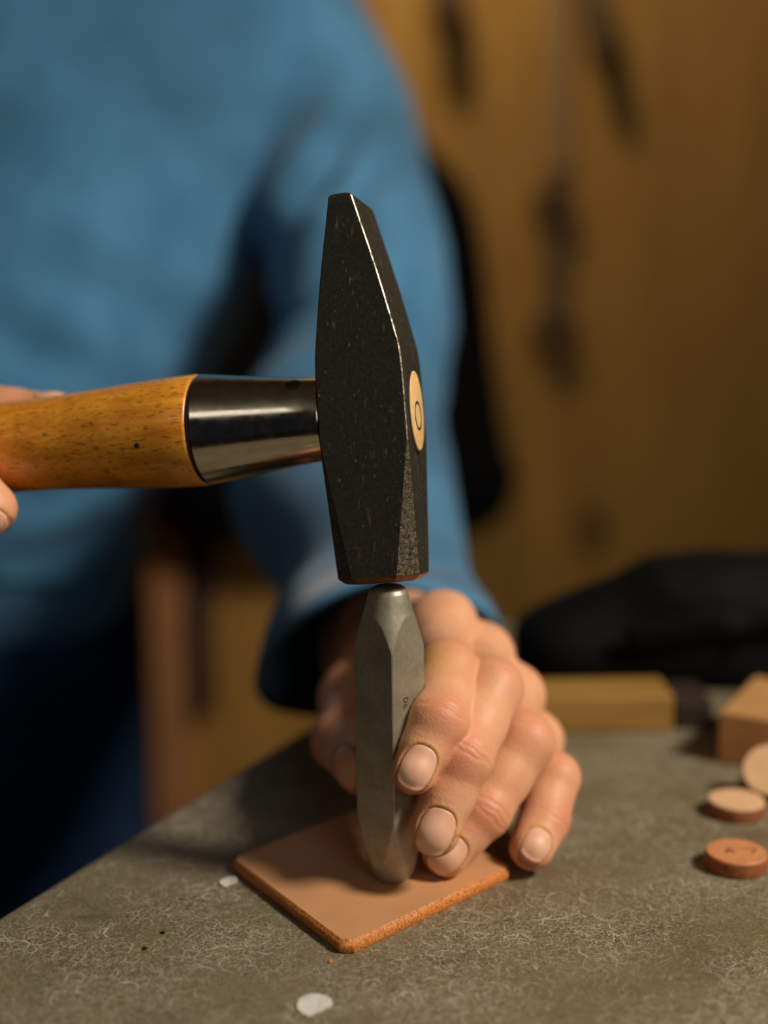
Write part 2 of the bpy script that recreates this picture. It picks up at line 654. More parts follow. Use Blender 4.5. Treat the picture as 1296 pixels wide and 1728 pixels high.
def leather_square():
    top = []
    for i in range(4):                                   # clip each corner a little, like a hand-trimmed blank
        p, a, b = LC[i], LC[i - 1], LC[(i + 1) % 4]
        cut = 0.0032 if i == 1 else 0.0022
        ua, ub = unit(a - p), unit(b - p)
        top += [p + ua * cut, p + (ua + ub) * cut * 0.42, p + ub * cut]
    n = len(top)
    c = np.mean(top, axis=0)
    z = np.array([0, 0, 1.0])

    def ring(off, h):
        out = []
        for i in range(n):
            d = top[i] - c
            out.append(c + d * (1 + off / np.linalg.norm(d)) * np.array([1, 1, 0]) + z * (h - 0))
        r = np.array(out)
        r[:, 2] = h
        return r
    rings = [ring(-0.0006, 0.0), ring(0.0, 0.0008), ring(0.0002, 0.0022), ring(-0.0002, 0.0031), ring(-0.0012, LT)]
    V, Fc = ring_loft(rings, True, False)
    k = len(V) - n
    nf = len(Fc)
    Fc.append(tuple(range(k, k + n)))
    fm = [1] * nf + [0]
    o = obj_from('leather_blank', V, Fc, None, smooth=True, mats=[M['leather'], M['leather_edge']], fmat=fm)
    m = o.modifiers.new('es', 'EDGE_SPLIT')
    m.split_angle = math.radians(32)
    tag(o, 'square tan leather blank with orange burnished edges under the steel stamp', 'leather piece')


leather_square()

# ------------------------------------------------------------------ steel stamp
ST = G(662, 1481, LT)                                    # where the stamp stands on the leather
ST_AXIS = unit(np.array([-0.014, 0.0, 1.0]))             # leans a hair to the left at the top
ST_N1 = unit(np.array([math.sin(math.radians(49.4)), -math.cos(math.radians(49.4)), 0]))
ST_N1 = unit(ST_N1 - ST_AXIS * (ST_N1 @ ST_AXIS))
ST_N2 = np.cross(ST_AXIS, ST_N1)
ST_HW = 0.00715
ST_LEN = 0.0885


def stamp_rings(n=160):
    """square bar with rounded edges ground to a round cone at both ends"""
    t = np.linspace(0, 2 * math.pi, n, endpoint=False) + math.pi / n
    ct, st = np.cos(t), np.sin(t)
    sq = 1.0 / np.maximum(np.abs(ct), np.abs(st))        # distance to the unit square
    rc = 1.30                                            # edges slightly blunted
    sq = np.minimum(sq, rc * 1.065)
    prof = []
    L = ST_LEN
    cone = [(0.0, 0.0036), (0.0004, 0.0046), (0.0012, 0.0055), (0.0026, 0.0062), (0.005, 0.0070), (0.009, 0.0079), (0.0135, 0.0087),
            (0.018, 0.0094), (0.0225, 0.0101)]
    for s, r in cone:
        prof.append((s, r))
    prof += [(0.03, 0.02), (L * 0.5, 0.02)]
    for s, r in [(L - 0.0225, 0.02), (L - 0.0185, 0.0103), (L - 0.0150, 0.0092), (L - 0.011, 0.0081), (L - 0.007, 0.0069), (L - 0.0035, 0.0060),
                 (L - 0.0017, 0.0055), (L - 0.0007, 0.0049), (L - 0.0001, 0.0040), (L, 0.0022)]:
        prof.append((s, r))
    rings = []
    for s, r in prof:
        rad = np.minimum(sq * ST_HW, r)
        rings.append(ST + ST_AXIS * s + rad[:, None] * (ct[:, None] * ST_N1 + st[:, None] * ST_N2))
    # refine the ring spacing so the ground scallops come out as curves
    fine, pr = [], []
    for k in range(len(prof) - 1):
        m = 16 if (prof[k + 1][0] - prof[k][0]) > 0.002 else 5
        for j in range(m):
            w = j / m
            pr.append((prof[k][0] * (1 - w) + prof[k + 1][0] * w, prof[k][1] * (1 - w) + prof[k + 1][1] * w))
    pr.append(prof[-1])
    for s, r in pr:
        rad = np.minimum(sq * ST_HW, r)
        fine.append(ST + ST_AXIS * s + rad[:, None] * (ct[:, None] * ST_N1 + st[:, None] * ST_N2))
    return fine


def letter_geo(strokes, w, org, ex, ey, nz, proud):
    """thin raised strokes: polylines in letter coordinates"""
    geos = []
    for pts in strokes:
        for a, b in zip(pts[:-1], pts[1:]):
            a = org + ex * a[0] + ey * a[1]
            b = org + ex * b[0] + ey * b[1]
            d = unit(b - a)
            geos.append(box_geo((a + b) / 2, d, np.cross(nz, d), nz, np.linalg.norm(b - a) / 2 + w * 0.4, w / 2, proud))
    return merge(*geos)


def arc(cx, cy, r, a0, a1, n=10, ry=None):
    ry = ry or r
    return [(cx + r * math.cos(math.radians(a0 + (a1 - a0) * i / n)), cy + ry * math.sin(math.radians(a0 + (a1 - a0) * i / n))) for i in range(n + 1)]


def stamp():
    root = empty('steel_stamp', ST)
    V, Fc = ring_loft(stamp_rings())
    o = obj_from('shank', V, Fc, M['stamp'], root)
    m = o.modifiers.new('es', 'EDGE_SPLIT')
    m.split_angle = math.radians(24)
    # stamped marks on the right-hand face, partly behind the index finger
    org = ST + ST_AXIS * 0.0572 + ST_N1 * ST_HW + ST_N2 * -0.0018
    s = 0.0011
    ex, ey = -ST_AXIS, ST_N2 * -1.0
    strokes = [[(0, 0), (0, 2 * s)], [(0, 2 * s)] + arc(0.4 * s, s, s, 90, -90, 8) + [(0, 0)]]
    strokes += [[(2.3 * s, 0), (2.3 * s, 2 * s)], [(2.3 * s, 2 * s), (3.5 * s, 2 * s)], [(2.3 * s, s), (3.2 * s, s)]]
    strokes = [[(x * 0.8, y * 0.8 - 0.0012) for x, y in st] for st in strokes]
    v, f = letter_geo(strokes, 0.00028, org, ex, ey, ST_N1, 0.00006)
    e = obj_from('engraved_mark', v, f, M['engraving'], root, smooth=False)
    e['label'] = 'small dark letters stamped into the steel'
    tag(root, 'square grey steel stamp with tapered ends standing upright on the leather', 'stamp')


stamp()

# ------------------------------------------------------------------ hammer
TH, PH = math.radians(13.5), math.radians(4.2)


def camvec(x, y, z):
    return x * AX_R + y * AX_D + z * AX_F


HO = U(628, 700, 0.421)
HH = camvec(math.cos(PH) * math.cos(TH), -math.sin(PH) * math.cos(TH), -math.sin(TH))   # grip -> eye face
HA = camvec(math.sin(PH), math.cos(PH), 0)                                              # peen -> striking face
HCK = -np.cross(HH, HA)                                                                 # cheek normal
if HCK @ AX_F > 0:
    HCK = -HCK


def HP(s, a, c):
    return HO + HH * s + HA * a + HCK * c


def hammer():
    root = empty('hammer', HO)
    sc = 0.421 / FPX                                     # metres per pixel at the head
    a_top, a_bot = -(700 - 337) * sc, (982 - 700) * sc
    s = 0.0125
    shoulder = a_top + 0.0425
    cham0 = 0.0085
    # (a, half width along handle, offset along handle, half depth, chamfer)
    e = 0.00034
    secs = [(a_top, 0.0020, -0.0016, s - 0.0010, e * 0.6), (a_top + 0.0003, 0.0029, -0.0016, s - 0.0004, e),
            (a_top + 0.0009, 0.0034, -0.0016, s - 0.0001, e), (a_top + 0.0024, 0.0037, -0.0015, s, e)]
    n = 6
    for i in range(1, n + 1):
        w = i / n
        secs.append((a_top + 0.0024 + (shoulder - a_top - 0.0024) * w, 0.0036 + (0.0119 - 0.0036) * w + 0.0004 * math.sin(math.pi * w),
                     -0.0015 * (1 - w), s, e))
    secs += [(shoulder + 0.003, 0.01225, 0, s, e), (shoulder + 0.008, 0.0125, 0, s, e), (cham0 - 0.004, 0.0126, 0, s, e), (cham0, 0.0126, 0, s, e)]
    for i in range(1, 7):
        w = i / 6
        secs.append((cham0 + (a_bot - 0.0019 - cham0) * w, 0.0126 - 0.0008 * w, 0, s - 0.0008 * w, e + (0.0054 - e) * w))
    nbody = len(secs)
    a, hw, off, hd, ch = secs[-1]
    secs += [(a + 0.0004, hw - 0.0002, 0, hd - 0.0002, ch), (a_bot - 0.0002, hw - 0.0018, 0, hd - 0.0018, ch - 0.0008), (a_bot, hw - 0.0026, 0, hd - 0.0026, ch - 0.001)]
    rings = []
    for a, hw, off, hd, ch in secs:
        ch = min(ch, hw * 0.6)
        q = [(hw, hd - ch), (hw - ch, hd), (-hw + ch, hd), (-hw, hd - ch), (-hw, -hd + ch), (-hw + ch, -hd), (hw - ch, -hd), (hw, -hd + ch)]
        rings.append(np.array([HP(x + off, a, c) for x, c in q]))
    V, Fc = ring_loft(rings)
    fm = []
    for k in range(len(secs) - 1):
        for i in range(8):
            if k >= nbody - 1:
                fm.append(3)
            elif i in (0, 2, 4, 6):
                mid = (secs[k][0] + secs[k + 1][0]) / 2
                if mid > cham0:
                    fm.append(2)
                else:
                    fm.append(1 if i == 0 else 4)
            else:
                fm.append(0)
    fm += [4, 3]
    o = obj_from('hammer_head', V, Fc, None, root, smooth=False,
                 mats=[M['forged'], M['worn_edge'], M['forged_chamfer'], M['rusty'], M['dull_edge']], fmat=fm)
    o['label'] = 'black forged cross-peen head with bright worn edge'
    # eye with the end of the handle and the ring wedge
    t = np.linspace(0, 2 * math.pi, 48, endpoint=False)

    def oval(sa, ra, rc):
        return np.array([HP(sa, ra * math.sin(x) * (1.0), rc * math.cos(x)) for x in t])
    V, Fc = ring_loft([oval(0.0122, 0.0122, 0.0088), oval(0.0128, 0.0122, 0.0088), oval(0.01285, 0.0112, 0.0078)])
    e_ = obj_from('eye_rim', V, Fc, M['black_gap'], o)
    V, Fc = ring_loft([oval(0.0123, 0.0113, 0.0079), oval(0.0131, 0.0113, 0.0079), oval(0.0133, 0.0109, 0.0075)])
    w_ = obj_from('handle_end', V, Fc, M['end_grain'], root)
    w_['label'] = 'pale end grain of the handle showing in the eye'
    rr = []
    for ra, sa in ((0.0042, 0.0131), (0.0042, 0.01338), (0.0034, 0.01338), (0.0034, 0.0131)):
        rr.append(np.array([HP(sa, ra * math.sin(x) + 0.0014, ra * math.cos(x)) for x in t]))
    V, Fc = ring_loft(rr, False, False)
    obj_from('ring_wedge', V, Fc, M['tool_steel'], w_)
    # ferrule
    u, v = HA, HCK
    f0, f1 = -0.0125, -0.0500
    prof = [(f0 + 0.001, 0.0112), (f0 - 0.001, 0.0119), (f0 - 0.010, 0.0128), (f0 - 0.019, 0.0138), (f0 - 0.028, 0.0149), (f1 + 0.001, 0.0160), (f1, 0.0161), (f1 - 0.0002, 0.0158)]
    V, Fc = lathe(HO, HH, u, v, prof, 96)
    fe = obj_from('ferrule', V, Fc, M['ferrule'], root)
    fe['label'] = 'polished flared steel ferrule'
    V, Fc = lathe(HO, HH, u, v, [(f1 + 0.0002, 0.0157), (f1 - 0.0008, 0.0157)], 96)
    obj_from('ferrule_gap', V, Fc, M['black_gap'], fe)
    # small dark dimple where the ferrule is pinned
    ang = math.radians(-52)
    pc = HP(-0.0205, 0, 0) + (HA * math.sin(ang) + HCK * math.cos(ang)) * 0.01268
    nn = HA * math.sin(ang) + HCK * math.cos(ang)
    V, Fc = lathe(pc, nn, HH, np.cross(nn, HH), [(-0.0012, 0.0021), (0.0001, 0.0021), (0.0002, 0.0018)], 24)
    obj_from('pin', V, Fc, M['engraving'], fe)
    # wooden handle
    prof = [(f1 - 0.0006, 0.0153), (f1 - 0.0008, 0.0160), (f1 - 0.0016, 0.0163), (f1 - 0.010, 0.0161), (f1 - 0.022, 0.0155), (f1 - 0.036, 0.0146), (f1 - 0.050, 0.0139),
            (f1 - 0.064, 0.0137), (f1 - 0.085, 0.0139), (f1 - 0.115, 0.0147), (f1 - 0.150, 0.0158), (f1 - 0.185, 0.0165), (f1 - 0.215, 0.0163), (f1 - 0.230, 0.0150),
            (f1 - 0.236, 0.0115), (f1 - 0.238, 0.006)]
    V, Fc = lathe((0, 0, 0), np.array([1.0, 0, 0]), np.array([0, 1.0, 0]), np.array([0, 0, 1.0]), prof, 96)
    hd = obj_from('handle', V, Fc, M['handle'], None, lift=False)
    R = Matrix((tuple(HH), tuple(HA), tuple(np.cross(HH, HA)))).transposed().to_4x4()
    hd.matrix_world = Matrix.Translation(Vector(HO) + Vector((0, 0, TZ))) @ R
    bpy.context.view_layer.update()
    hd.parent = root
    hd.matrix_parent_inverse = root.matrix_world.inverted()
    hd['label'] = 'amber varnished wooden handle'
    ang = math.radians(14)
    nn = HA * math.sin(ang) + HCK * math.cos(ang)
    pc = HP(f1 - 0.0155, 0, 0) + nn * 0.01575
    V, Fc = lathe(pc, nn, HH, np.cross(nn, HH), [(-0.0006, 0.0008), (0.0002, 0.0008)], 16)
    obj_from('pin_hole', V, Fc, M['black_gap'], root)
    tag(root, 'black cross-peen hammer with polished ferrule and amber handle raised above the stamp', 'hammer')


hammer()


# ------------------------------------------------------------------ signed distance modelling for the body
def caps(P, a, b, ra, rb):
    a, b = np.asarray(a, float), np.asarray(b, float)
    ab = b - a
    t = np.clip(((P - a) @ ab) / max(ab @ ab, 1e-9), 0, 1)
    d = P - a - t[:, None] * ab
    return np.sqrt(np.einsum('ij,ij->i', d, d)) - (ra + (rb - ra) * t)


def smin(a, b, k):
    h = np.maximum(k - np.abs(a - b), 0) / k
    return np.minimum(a, b) - h * h * k * 0.25


def mesh_sdf(f, lo, hi, h, block=8):
    """surface nets on a sparse fine grid (numpy only)"""
    lo, hi = np.asarray(lo, float), np.asarray(hi, float)
    nb = np.ceil((hi - lo) / (h * block)).astype(int)
    n = nb * block + 1
    H = h * block
    gx = [lo[i] + H * (np.arange(nb[i]) + 0.5) for i in range(3)]
    C = np.stack(np.meshgrid(*gx, indexing='ij'), -1).reshape(-1, 3)
    fc = f(C)
    A = np.repeat(np.repeat(np.repeat(fc.reshape(nb), block, 0), block, 1), block, 2).astype(np.float32)
    A = np.pad(A, ((0, 1), (0, 1), (0, 1)), mode='edge')
    act = np.argwhere((np.abs(fc) < H * 1.35).reshape(nb))
    r = np.arange(block + 1)
    O = np.stack(np.meshgrid(r, r, r, indexing='ij'), -1).reshape(-1, 3)
    for s in range(0, len(act), 400):
        I = (act[s:s + 400, None, :] * block + O[None]).reshape(-1, 3)
        val = f(lo + I * h)
        A[I[:, 0], I[:, 1], I[:, 2]] = val
    S = A < 0
    cnt = np.zeros((n[0] - 1, n[1] - 1, n[2] - 1), np.int8)
    for dx in (0, 1):
        for dy in (0, 1):
            for dz in (0, 1):
                cnt += S[dx:n[0] - 1 + dx, dy:n[1] - 1 + dy, dz:n[2] - 1 + dz]
    cells = np.argwhere((cnt > 0) & (cnt < 8))
    idx = -np.ones(cnt.shape, np.int64)
    idx[cells[:, 0], cells[:, 1], cells[:, 2]] = np.arange(len(cells))
    pos = np.zeros((len(cells), 3))
    w = np.zeros(len(cells))
    cor = [(0, 0, 0), (1, 0, 0), (0, 1, 0), (1, 1, 0), (0, 0, 1), (1, 0, 1), (0, 1, 1), (1, 1, 1)]
    vals = [A[cells[:, 0] + c[0], cells[:, 1] + c[1], cells[:, 2] + c[2]].astype(float) for c in cor]
    for i in range(8):
        for j in range(i + 1, 8):
            ci, cj = np.array(cor[i]), np.array(cor[j])
            if np.abs(ci - cj).sum() != 1:
                continue
            m = (vals[i] < 0) != (vals[j] < 0)
            tt = vals[i][m] / (vals[i][m] - vals[j][m])
            pos[m] += ci + tt[:, None] * (cj - ci)
            w[m] += 1
    V = lo + (cells + pos / w[:, None]) * h
    quads = []
    for ax in range(3):
        a1, a2 = (ax + 1) % 3, (ax + 2) % 3
        sl0 = [slice(None)] * 3
        sl1 = [slice(None)] * 3
        sl0[ax] = slice(0, -1)
        sl1[ax] = slice(1, None)
        ed = np.argwhere(S[tuple(sl0)] != S[tuple(sl1)])
        ok = (ed[:, a1] > 0) & (ed[:, a2] > 0) & (ed[:, a1] < n[a1] - 1) & (ed[:, a2] < n[a2] - 1)
        ed = ed[ok]
        flip = S[tuple(sl0)][ed[:, 0], ed[:, 1], ed[:, 2]]
        q = []
        for d1, d2 in ((-1, -1), (0, -1), (0, 0), (-1, 0)):
            c = ed.copy()
            c[:, a1] += d1
            c[:, a2] += d2
            q.append(idx[c[:, 0], c[:, 1], c[:, 2]])
        q = np.stack(q, 1)
        q[~flip] = q[~flip][:, ::-1]
        quads.append(q)
    Q = np.concatenate(quads)
    Q = Q[(Q >= 0).all(1)]
    # pull the vertices onto the surface
    for _ in range(2):
        e = h * 0.2
        f0 = f(V)
        g = np.stack([f(V + np.eye(3)[i] * e) - f0 for i in range(3)], 1) / e
        g2 = np.maximum((g * g).sum(1), 0.25)
        st = np.clip(f0 / g2, -h * 0.6, h * 0.6)
        V = V - st[:, None] * g
    return V, Q


def mm(p):
    return np.asarray(p, float) * 1000.0


class Finger:
    def __init__(s, joints, radii, dorsal, nail, knuck=(1.0, 1.0)):
        s.J = [np.asarray(j, float) for j in joints]
        s.r = radii                                      # at MCP, PIP, DIP, tip
        J = s.J
        s.e = unit(J[3] - J[2])
        d = np.asarray(dorsal, float)
        s.dor = unit(d - s.e * (d @ s.e))
        s.lat = np.cross(s.e, s.dor)
        s.na, s.nb = nail                                # half width, half length
        s.nc = J[3] + s.e * (1.02 * s.r[3] - s.nb)
        def out(a, b, c):
            v = -(unit(a - b) + unit(c - b))
            return unit(v) if np.linalg.norm(v) > 0.15 else s.dor
        s.d1 = out(J[0], J[1], J[2])
        s.d2 = unit(out(J[1], J[2], J[3]) * 0.5 + s.dor)
        s.p = []
        r = s.r
        s.bc = np.mean(J, axis=0)
        s.br = max(np.linalg.norm(j - s.bc) for j in J) + max(r) + 2
        m0 = (J[0] + J[1]) / 2 - s.d1 * 1.2
        m1 = (J[1] + J[2]) / 2 - unit(s.d1 + s.d2) * 0.8
        m2 = J[2] + (J[3] - J[2]) * 0.5 - s.dor * 0.5
        s.p += [(J[0], m0, r[0], (r[0] + r[1]) * 0.47), (m0, J[1], (r[0] + r[1]) * 0.47, r[1] * 0.97)]
        s.p += [(J[1], m1, r[1] * 0.97, (r[1] + r[2]) * 0.492), (m1, J[2], (r[1] + r[2]) * 0.492, r[2])]
        s.p += [(J[2], m2, r[2], (r[2] * 0.4 + r[3] * 0.6) * 0.99), (m2, J[3], (r[2] * 0.4 + r[3] * 0.6) * 0.99, r[3])]
        s.p += [(J[1] + s.d1 * r[1] * 0.14, J[1] + s.d1 * r[1] * 0.14, r[1] * 0.80 * knuck[0], r[1] * 0.80 * knuck[0])]
        s.p += [(J[2] + s.d2 * r[2] * 0.08, J[2] + s.d2 * r[2] * 0.08, r[2] * 0.88 * knuck[1], r[2] * 0.88 * knuck[1])]
        c = J[3] + s.e * r[3] * 0.10 + s.dor * r[3] * 0.10
        s.p += [(c, c, r[3] * 0.9, r[3] * 0.9)]

    def base(s, P):
        d = None
        for a, b, ra, rb in s.p:
            x = caps(P, a, b, ra, rb)
            d = x if d is None else smin(d, x, 2.2)
        return d

    def rho(s, P):
        q = P - s.nc
        x, u = q @ s.lat, q @ s.e
        return ((np.abs(x) / s.na) ** 2.5 + (np.abs(u) / s.nb) ** 2.5) ** (1 / 2.5), x, u, q @ s.dor

    def f(s, P):
        d = np.linalg.norm(P - s.bc, axis=1) - s.br
        near = d < 10
        d = np.maximum(d, 0) + 2.0 + 8.0
        if near.any():
            d[near] = s.fine(P[near])
        return d

    def fine(s, P):
        d = s.base(P)
        near = np.abs(d) < 4
        if near.any():
            Q = P[near]
            disp = np.zeros(len(Q))
            rho, x, u, w = s.rho(Q)
            dm = 1 / (1 + np.exp(-(w - 0.25 * s.r[3]) * 2.0))
            disp += dm * (0.40 / (1 + np.exp((rho - 1.0) * 30)) - 0.16 * np.exp(-((rho - 1.13) / 0.10) ** 2))
            # skin folds over the two knuckles, palm-side creases opposite
            for J, dd, r, ax, amp, offs in ((s.J[2], s.d2, s.r[2], unit(s.J[3] - s.J[1]), 0.26, (-2.2, 0.0, 2.0)),
                                            (s.J[1], s.d1, s.r[1], unit(s.J[2] - s.J[0]), 0.24, (-3.4, -0.6, 2.4))):
                q = Q - J
                al = q @ ax
                la = q @ np.cross(ax, dd)
                up = q @ dd
                mk = 1 / (1 + np.exp(-(up - 0.30 * r) * 1.6)) * np.exp(-(la / (0.85 * r)) ** 4)
                wob = 0.35 * np.sin(la * 0.6 + J[0]) + 0.2 * np.sin(la * 1.4 + J[1])
                for k, o in enumerate(offs):
                    disp += amp * mk * np.exp(-((al - o - wob * (0.6 + 0.15 * k) + 0.018 * la * la * (1 if o > 0 else -1)) / 0.40) ** 2)
                vm = 1 / (1 + np.exp((up + 0.45 * r) * 1.6))
                disp += 0.7 * vm * np.exp(-(al / 0.7) ** 2)
            d[near] += disp
        return d

    def tint(s, P, T):
        for J, dd, r, amt in ((s.J[1], s.d1, s.r[1], 0.40), (s.J[2], s.d2, s.r[2], 0.62)):
            q = P - (J + dd * r)
            T[:, 0] = np.maximum(T[:, 0], amt * np.exp(-(q * q).sum(1) / (0.95 * r) ** 2))
        rho, x, u, w = s.rho(P)
        front = w > 0
        T[:, 1] = np.maximum(T[:, 1], front * 0.38 * np.exp(-((rho - 1.15) / 0.16) ** 2))
        T[:, 2] = np.maximum(T[:, 2], front * 0.7 * np.exp(-((rho - 1.05) / 0.05) ** 2))  # shade of the groove round the nail, painted into the tint
        q = P - (s.J[3] + s.e * s.r[3] * 0.6 - s.dor * s.r[3] * 0.4)
        T[:, 0] = np.maximum(T[:, 0], 0.4 * np.exp(-(q * q).sum(1) / (s.r[3]) ** 2))

    def nail_mesh(s, full):
        nu, nv = 22, 22
        pts, keep = [], {}
        for i in range(nu + 1):
            for j in range(nv + 1):
                a, b = -1 + 2 * i / nu, -1 + 2 * j / nv
                # map the square onto the rounded nail outline
                m = max(abs(a), abs(b))
                n2 = (abs(a) ** 2.5 + abs(b) ** 2.5) ** (1 / 2.5) if m > 0 else 1
                k = m / n2 if n2 > 0 else 0
                pts.append((a * k * s.na, b * k * s.nb))
        pts = np.array(pts)
        base = s.nc + pts[:, :1] * s.lat + pts[:, 1:] * s.e
        lo = np.zeros(len(base))
        hi = np.full(len(base), 2.2 * s.r[3])
        for _ in range(26):
            mid = (lo + hi) / 2
            d = s.base(base + mid[:, None] * s.dor)
            lo = np.where(d < 0, mid, lo)
            hi = np.where(d < 0, hi, mid)
        top = np.maximum(lo, lo[len(lo) // 2] - 0.45 * s.r[3])
        # flatter than the fingertip along its length
        rr = np.maximum(np.abs(pts[:, 0]) / s.na, np.abs(pts[:, 1]) / s.nb)
        edge = np.clip(rr, 0, 1)
        V = base + (top - 0.02 - 0.22 * edge ** 6)[:, None] * s.dor
        Fc = [(i * (nv + 1) + j, (i + 1) * (nv + 1) + j, (i + 1) * (nv + 1) + j + 1, i * (nv + 1) + j + 1) for i in range(nu) for j in range(nv)]
        return V, Fc


def box_sdf(P, c, ax, h):
    q = np.abs((P - c) @ np.asarray(ax).T) - h
    return np.linalg.norm(np.maximum(q, 0), axis=1) + np.minimum(q.max(1), 0)


# ---- left hand (holds the stamp)
def UU(*a):
    return mm(U(*a))


CV = -AX_F                                               # towards the camera
UP = -AX_D
LH = {
    'index': Finger([UU(738, 1066, .482), UU(754, 1133, .444), UU(739, 1217, .4225), UU(699, 1300, .4165)], (10.4, 9.6, 8.6, 6.3),
                    CV + 0.22 * UP + 0.10 * AX_R, (4.9, 6.2)),
    'middle': Finger([UU(796, 1112, .487), UU(828, 1163, .445), UU(779, 1278, .4255), UU(734, 1400, .4215)], (10.6, 9.7, 8.9, 7.1),
                     CV + 0.25 * UP + 0.05 * AX_R, (5.2, 6.7)),
    'ring': Finger([UU(849, 1180, .484), UU(886, 1253, .449), UU(815, 1368, .440), UU(754, 1437, .4365)], (10.2, 9.0, 8.3, 6.9),
                   CV + 0.30 * UP + 0.25 * AX_R, (4.8, 6.0)),
    'little': Finger([UU(887, 1252, .487), UU(935, 1313, .461), UU(918, 1383, .453), UU(897, 1430, .4455)], (9.0, 8.0, 7.5, 6.5),
                     CV + 0.30 * UP + 0.15 * AX_R, (4.3, 5.0)),
}
LTH = Finger([UU(645, 1150, .545), UU(600, 1180, .512), UU(578, 1250, .482), UU(614, 1294, .457)], (14.0, 11.5, 10.0, 8.6),
             -AX_R + 0.2 * UP + 0.7 * AX_F, (6.6, 7.5))
L_WRIST = UU(640, 1095, .575)
L_CARP = [UU(640, 1060, .553), UU(652, 1070, .556), UU(668, 1092, .556), UU(684, 1122, .553)]
L_ELBOW = UU(612, 690, .825)


def palm_sdf(P, fingers, carp, wrist, elbow, thumb, th=11.5):
    d = None
    for k, fg in enumerate(fingers):
        m = fg.J[0]
        x = caps(P, carp[k], m, th + 1.0, fg.r[0] * 0.92)
        d = x if d is None else smin(d, x, 6.0)
    for k in range(3):
        a, b = fingers[k].J[0], fingers[k + 1].J[0]
        x = caps(P, a * 0.6 + carp[k] * 0.4, b * 0.6 + carp[k + 1] * 0.4, 7.0, 7.0)
        d = smin(d, x, 5.0)
    for k, fg in enumerate(fingers):
        dd = unit(-(unit(fg.J[1] - fg.J[0]) + unit(carp[k] - fg.J[0])) )
        c = fg.J[0] + dd * 3.4
        d = smin(d, caps(P, c, c, fg.r[0] * 1.0, fg.r[0] * 1.0), 3.0)
    cc = np.mean(carp, axis=0)
    fore = wrist + (elbow - wrist) * 0.30
    d = smin(d, caps(P, cc, wrist, 20, 21.5), 12)
    d = smin(d, caps(P, wrist, fore, 21.5, 27), 8)
    # thenar muscle from wrist to thumb base
    d = smin(d, caps(P, thumb.J[0], thumb.J[1], 14.5, 11.5), 12)
    d = smin(d, caps(P, (thumb.J[0] + thumb.J[1]) / 2, (fingers[0].J[0] + carp[0]) / 2, 10, 9), 14)
    return d


def hand_sdf(P, fingers, carp, wrist, elbow, thumb, cut):
    pal = palm_sdf(P, fingers, carp, wrist, elbow, thumb)
    d = pal.copy()
    for fg in fingers + [thumb]:
        d = smin(d, smin(pal, fg.f(P), 7.0), 0.9)
    return cut(P, d)


ST_MM = mm(ST)
LZ = LT * 1000


def left_cut(P, d):
    ax = np.array([ST_N1, ST_N2, ST_AXIS])
    st = box_sdf(P, ST_MM + ST_AXIS * (ST_LEN * 500 + 6), ax, np.array([ST_HW * 1000, ST_HW * 1000, ST_LEN * 500 - 6 + 3]))
    d = np.maximum(d, -(st - 0.12))
    # fingertips flatten on the leather and on the bench
    lc = [mm(c) for c in LC]
    ins = np.full(len(P), 1e9)
    cen = np.mean(lc, axis=0)
    for i in range(4):
        a, b = lc[i], lc[(i + 1) % 4]
        nrm = np.array([-(b - a)[1], (b - a)[0]])
        nrm /= np.linalg.norm(nrm)
        if nrm @ (cen - a)[:2] < 0:
            nrm = -nrm
        ins = np.minimum(ins, (P[:, :2] - a[:2]) @ nrm)
    lea = np.maximum(P[:, 2] - LZ, -ins)
    d = np.maximum(d, -(lea - 0.1))
    return np.maximum(d, -(P[:, 2] - 0.1))


# ---- right hand (swings the hammer); coordinates along the handle
def HM(s, a, c):
    return mm(HP(s / 1000, a / 1000, c / 1000))


RH = []
for k, (ds, sc_, tipa) in enumerate(((0, 1.0, 15.5), (-22, 1.04, 18.0), (-43, 0.98, 17.0), (-62, 0.86, 14.0))):
    r = (10.4 * sc_, 9.6 * sc_, 8.7 * sc_, 7.6 * sc_)
    RH.append(Finger([HM(-168 + ds, -21, -33), HM(-146 + ds, -27, 6), HM(-127 + ds, -2, 23), HM(-113 + ds, tipa + 2.5, 15)], r,
                     mm(HP(0.2, 0.3, 1)) * 0 + HCK * 1.0 + HA * 0.35, (5.2 * sc_, 6.0 * sc_)))
RTH = Finger([HM(-205, 18, -48), HM(-168, -6, -33), HM(-136, -14, -22), HM(-107, -9.0, -17.5)], (14, 11.5, 9.8, 8.0), -HA, (6.0, 7.0))
R_CARP = [HM(-212, 22, -62), HM(-222, 24, -64), HM(-234, 26, -64), HM(-246, 27, -60)]
R_WRIST = HM(-240, 40, -75)
R_ELBOW = UU(-640, 900, .86)


def right_cut(P, d):
    q = P - mm(HO)
    s = q @ HH
    rad = np.linalg.norm(q - s[:, None] * HH, axis=1)
    rr = np.interp(-s, [51, 70, 90, 115, 140, 170, 200, 235, 270], [16.2, 15.6, 14.6, 13.8, 14.0, 14.9, 16.0, 16.6, 16.4])
    return np.maximum(d, -(rad - rr - 0.1))


def bounds(pts, pad):
    p = np.array(pts)
    return p.min(0) - pad, p.max(0) + pad


T0 = UU(-30, -700, .985)                                  # base of the neck
PELVIS = UU(-225, 1450, 1.0)


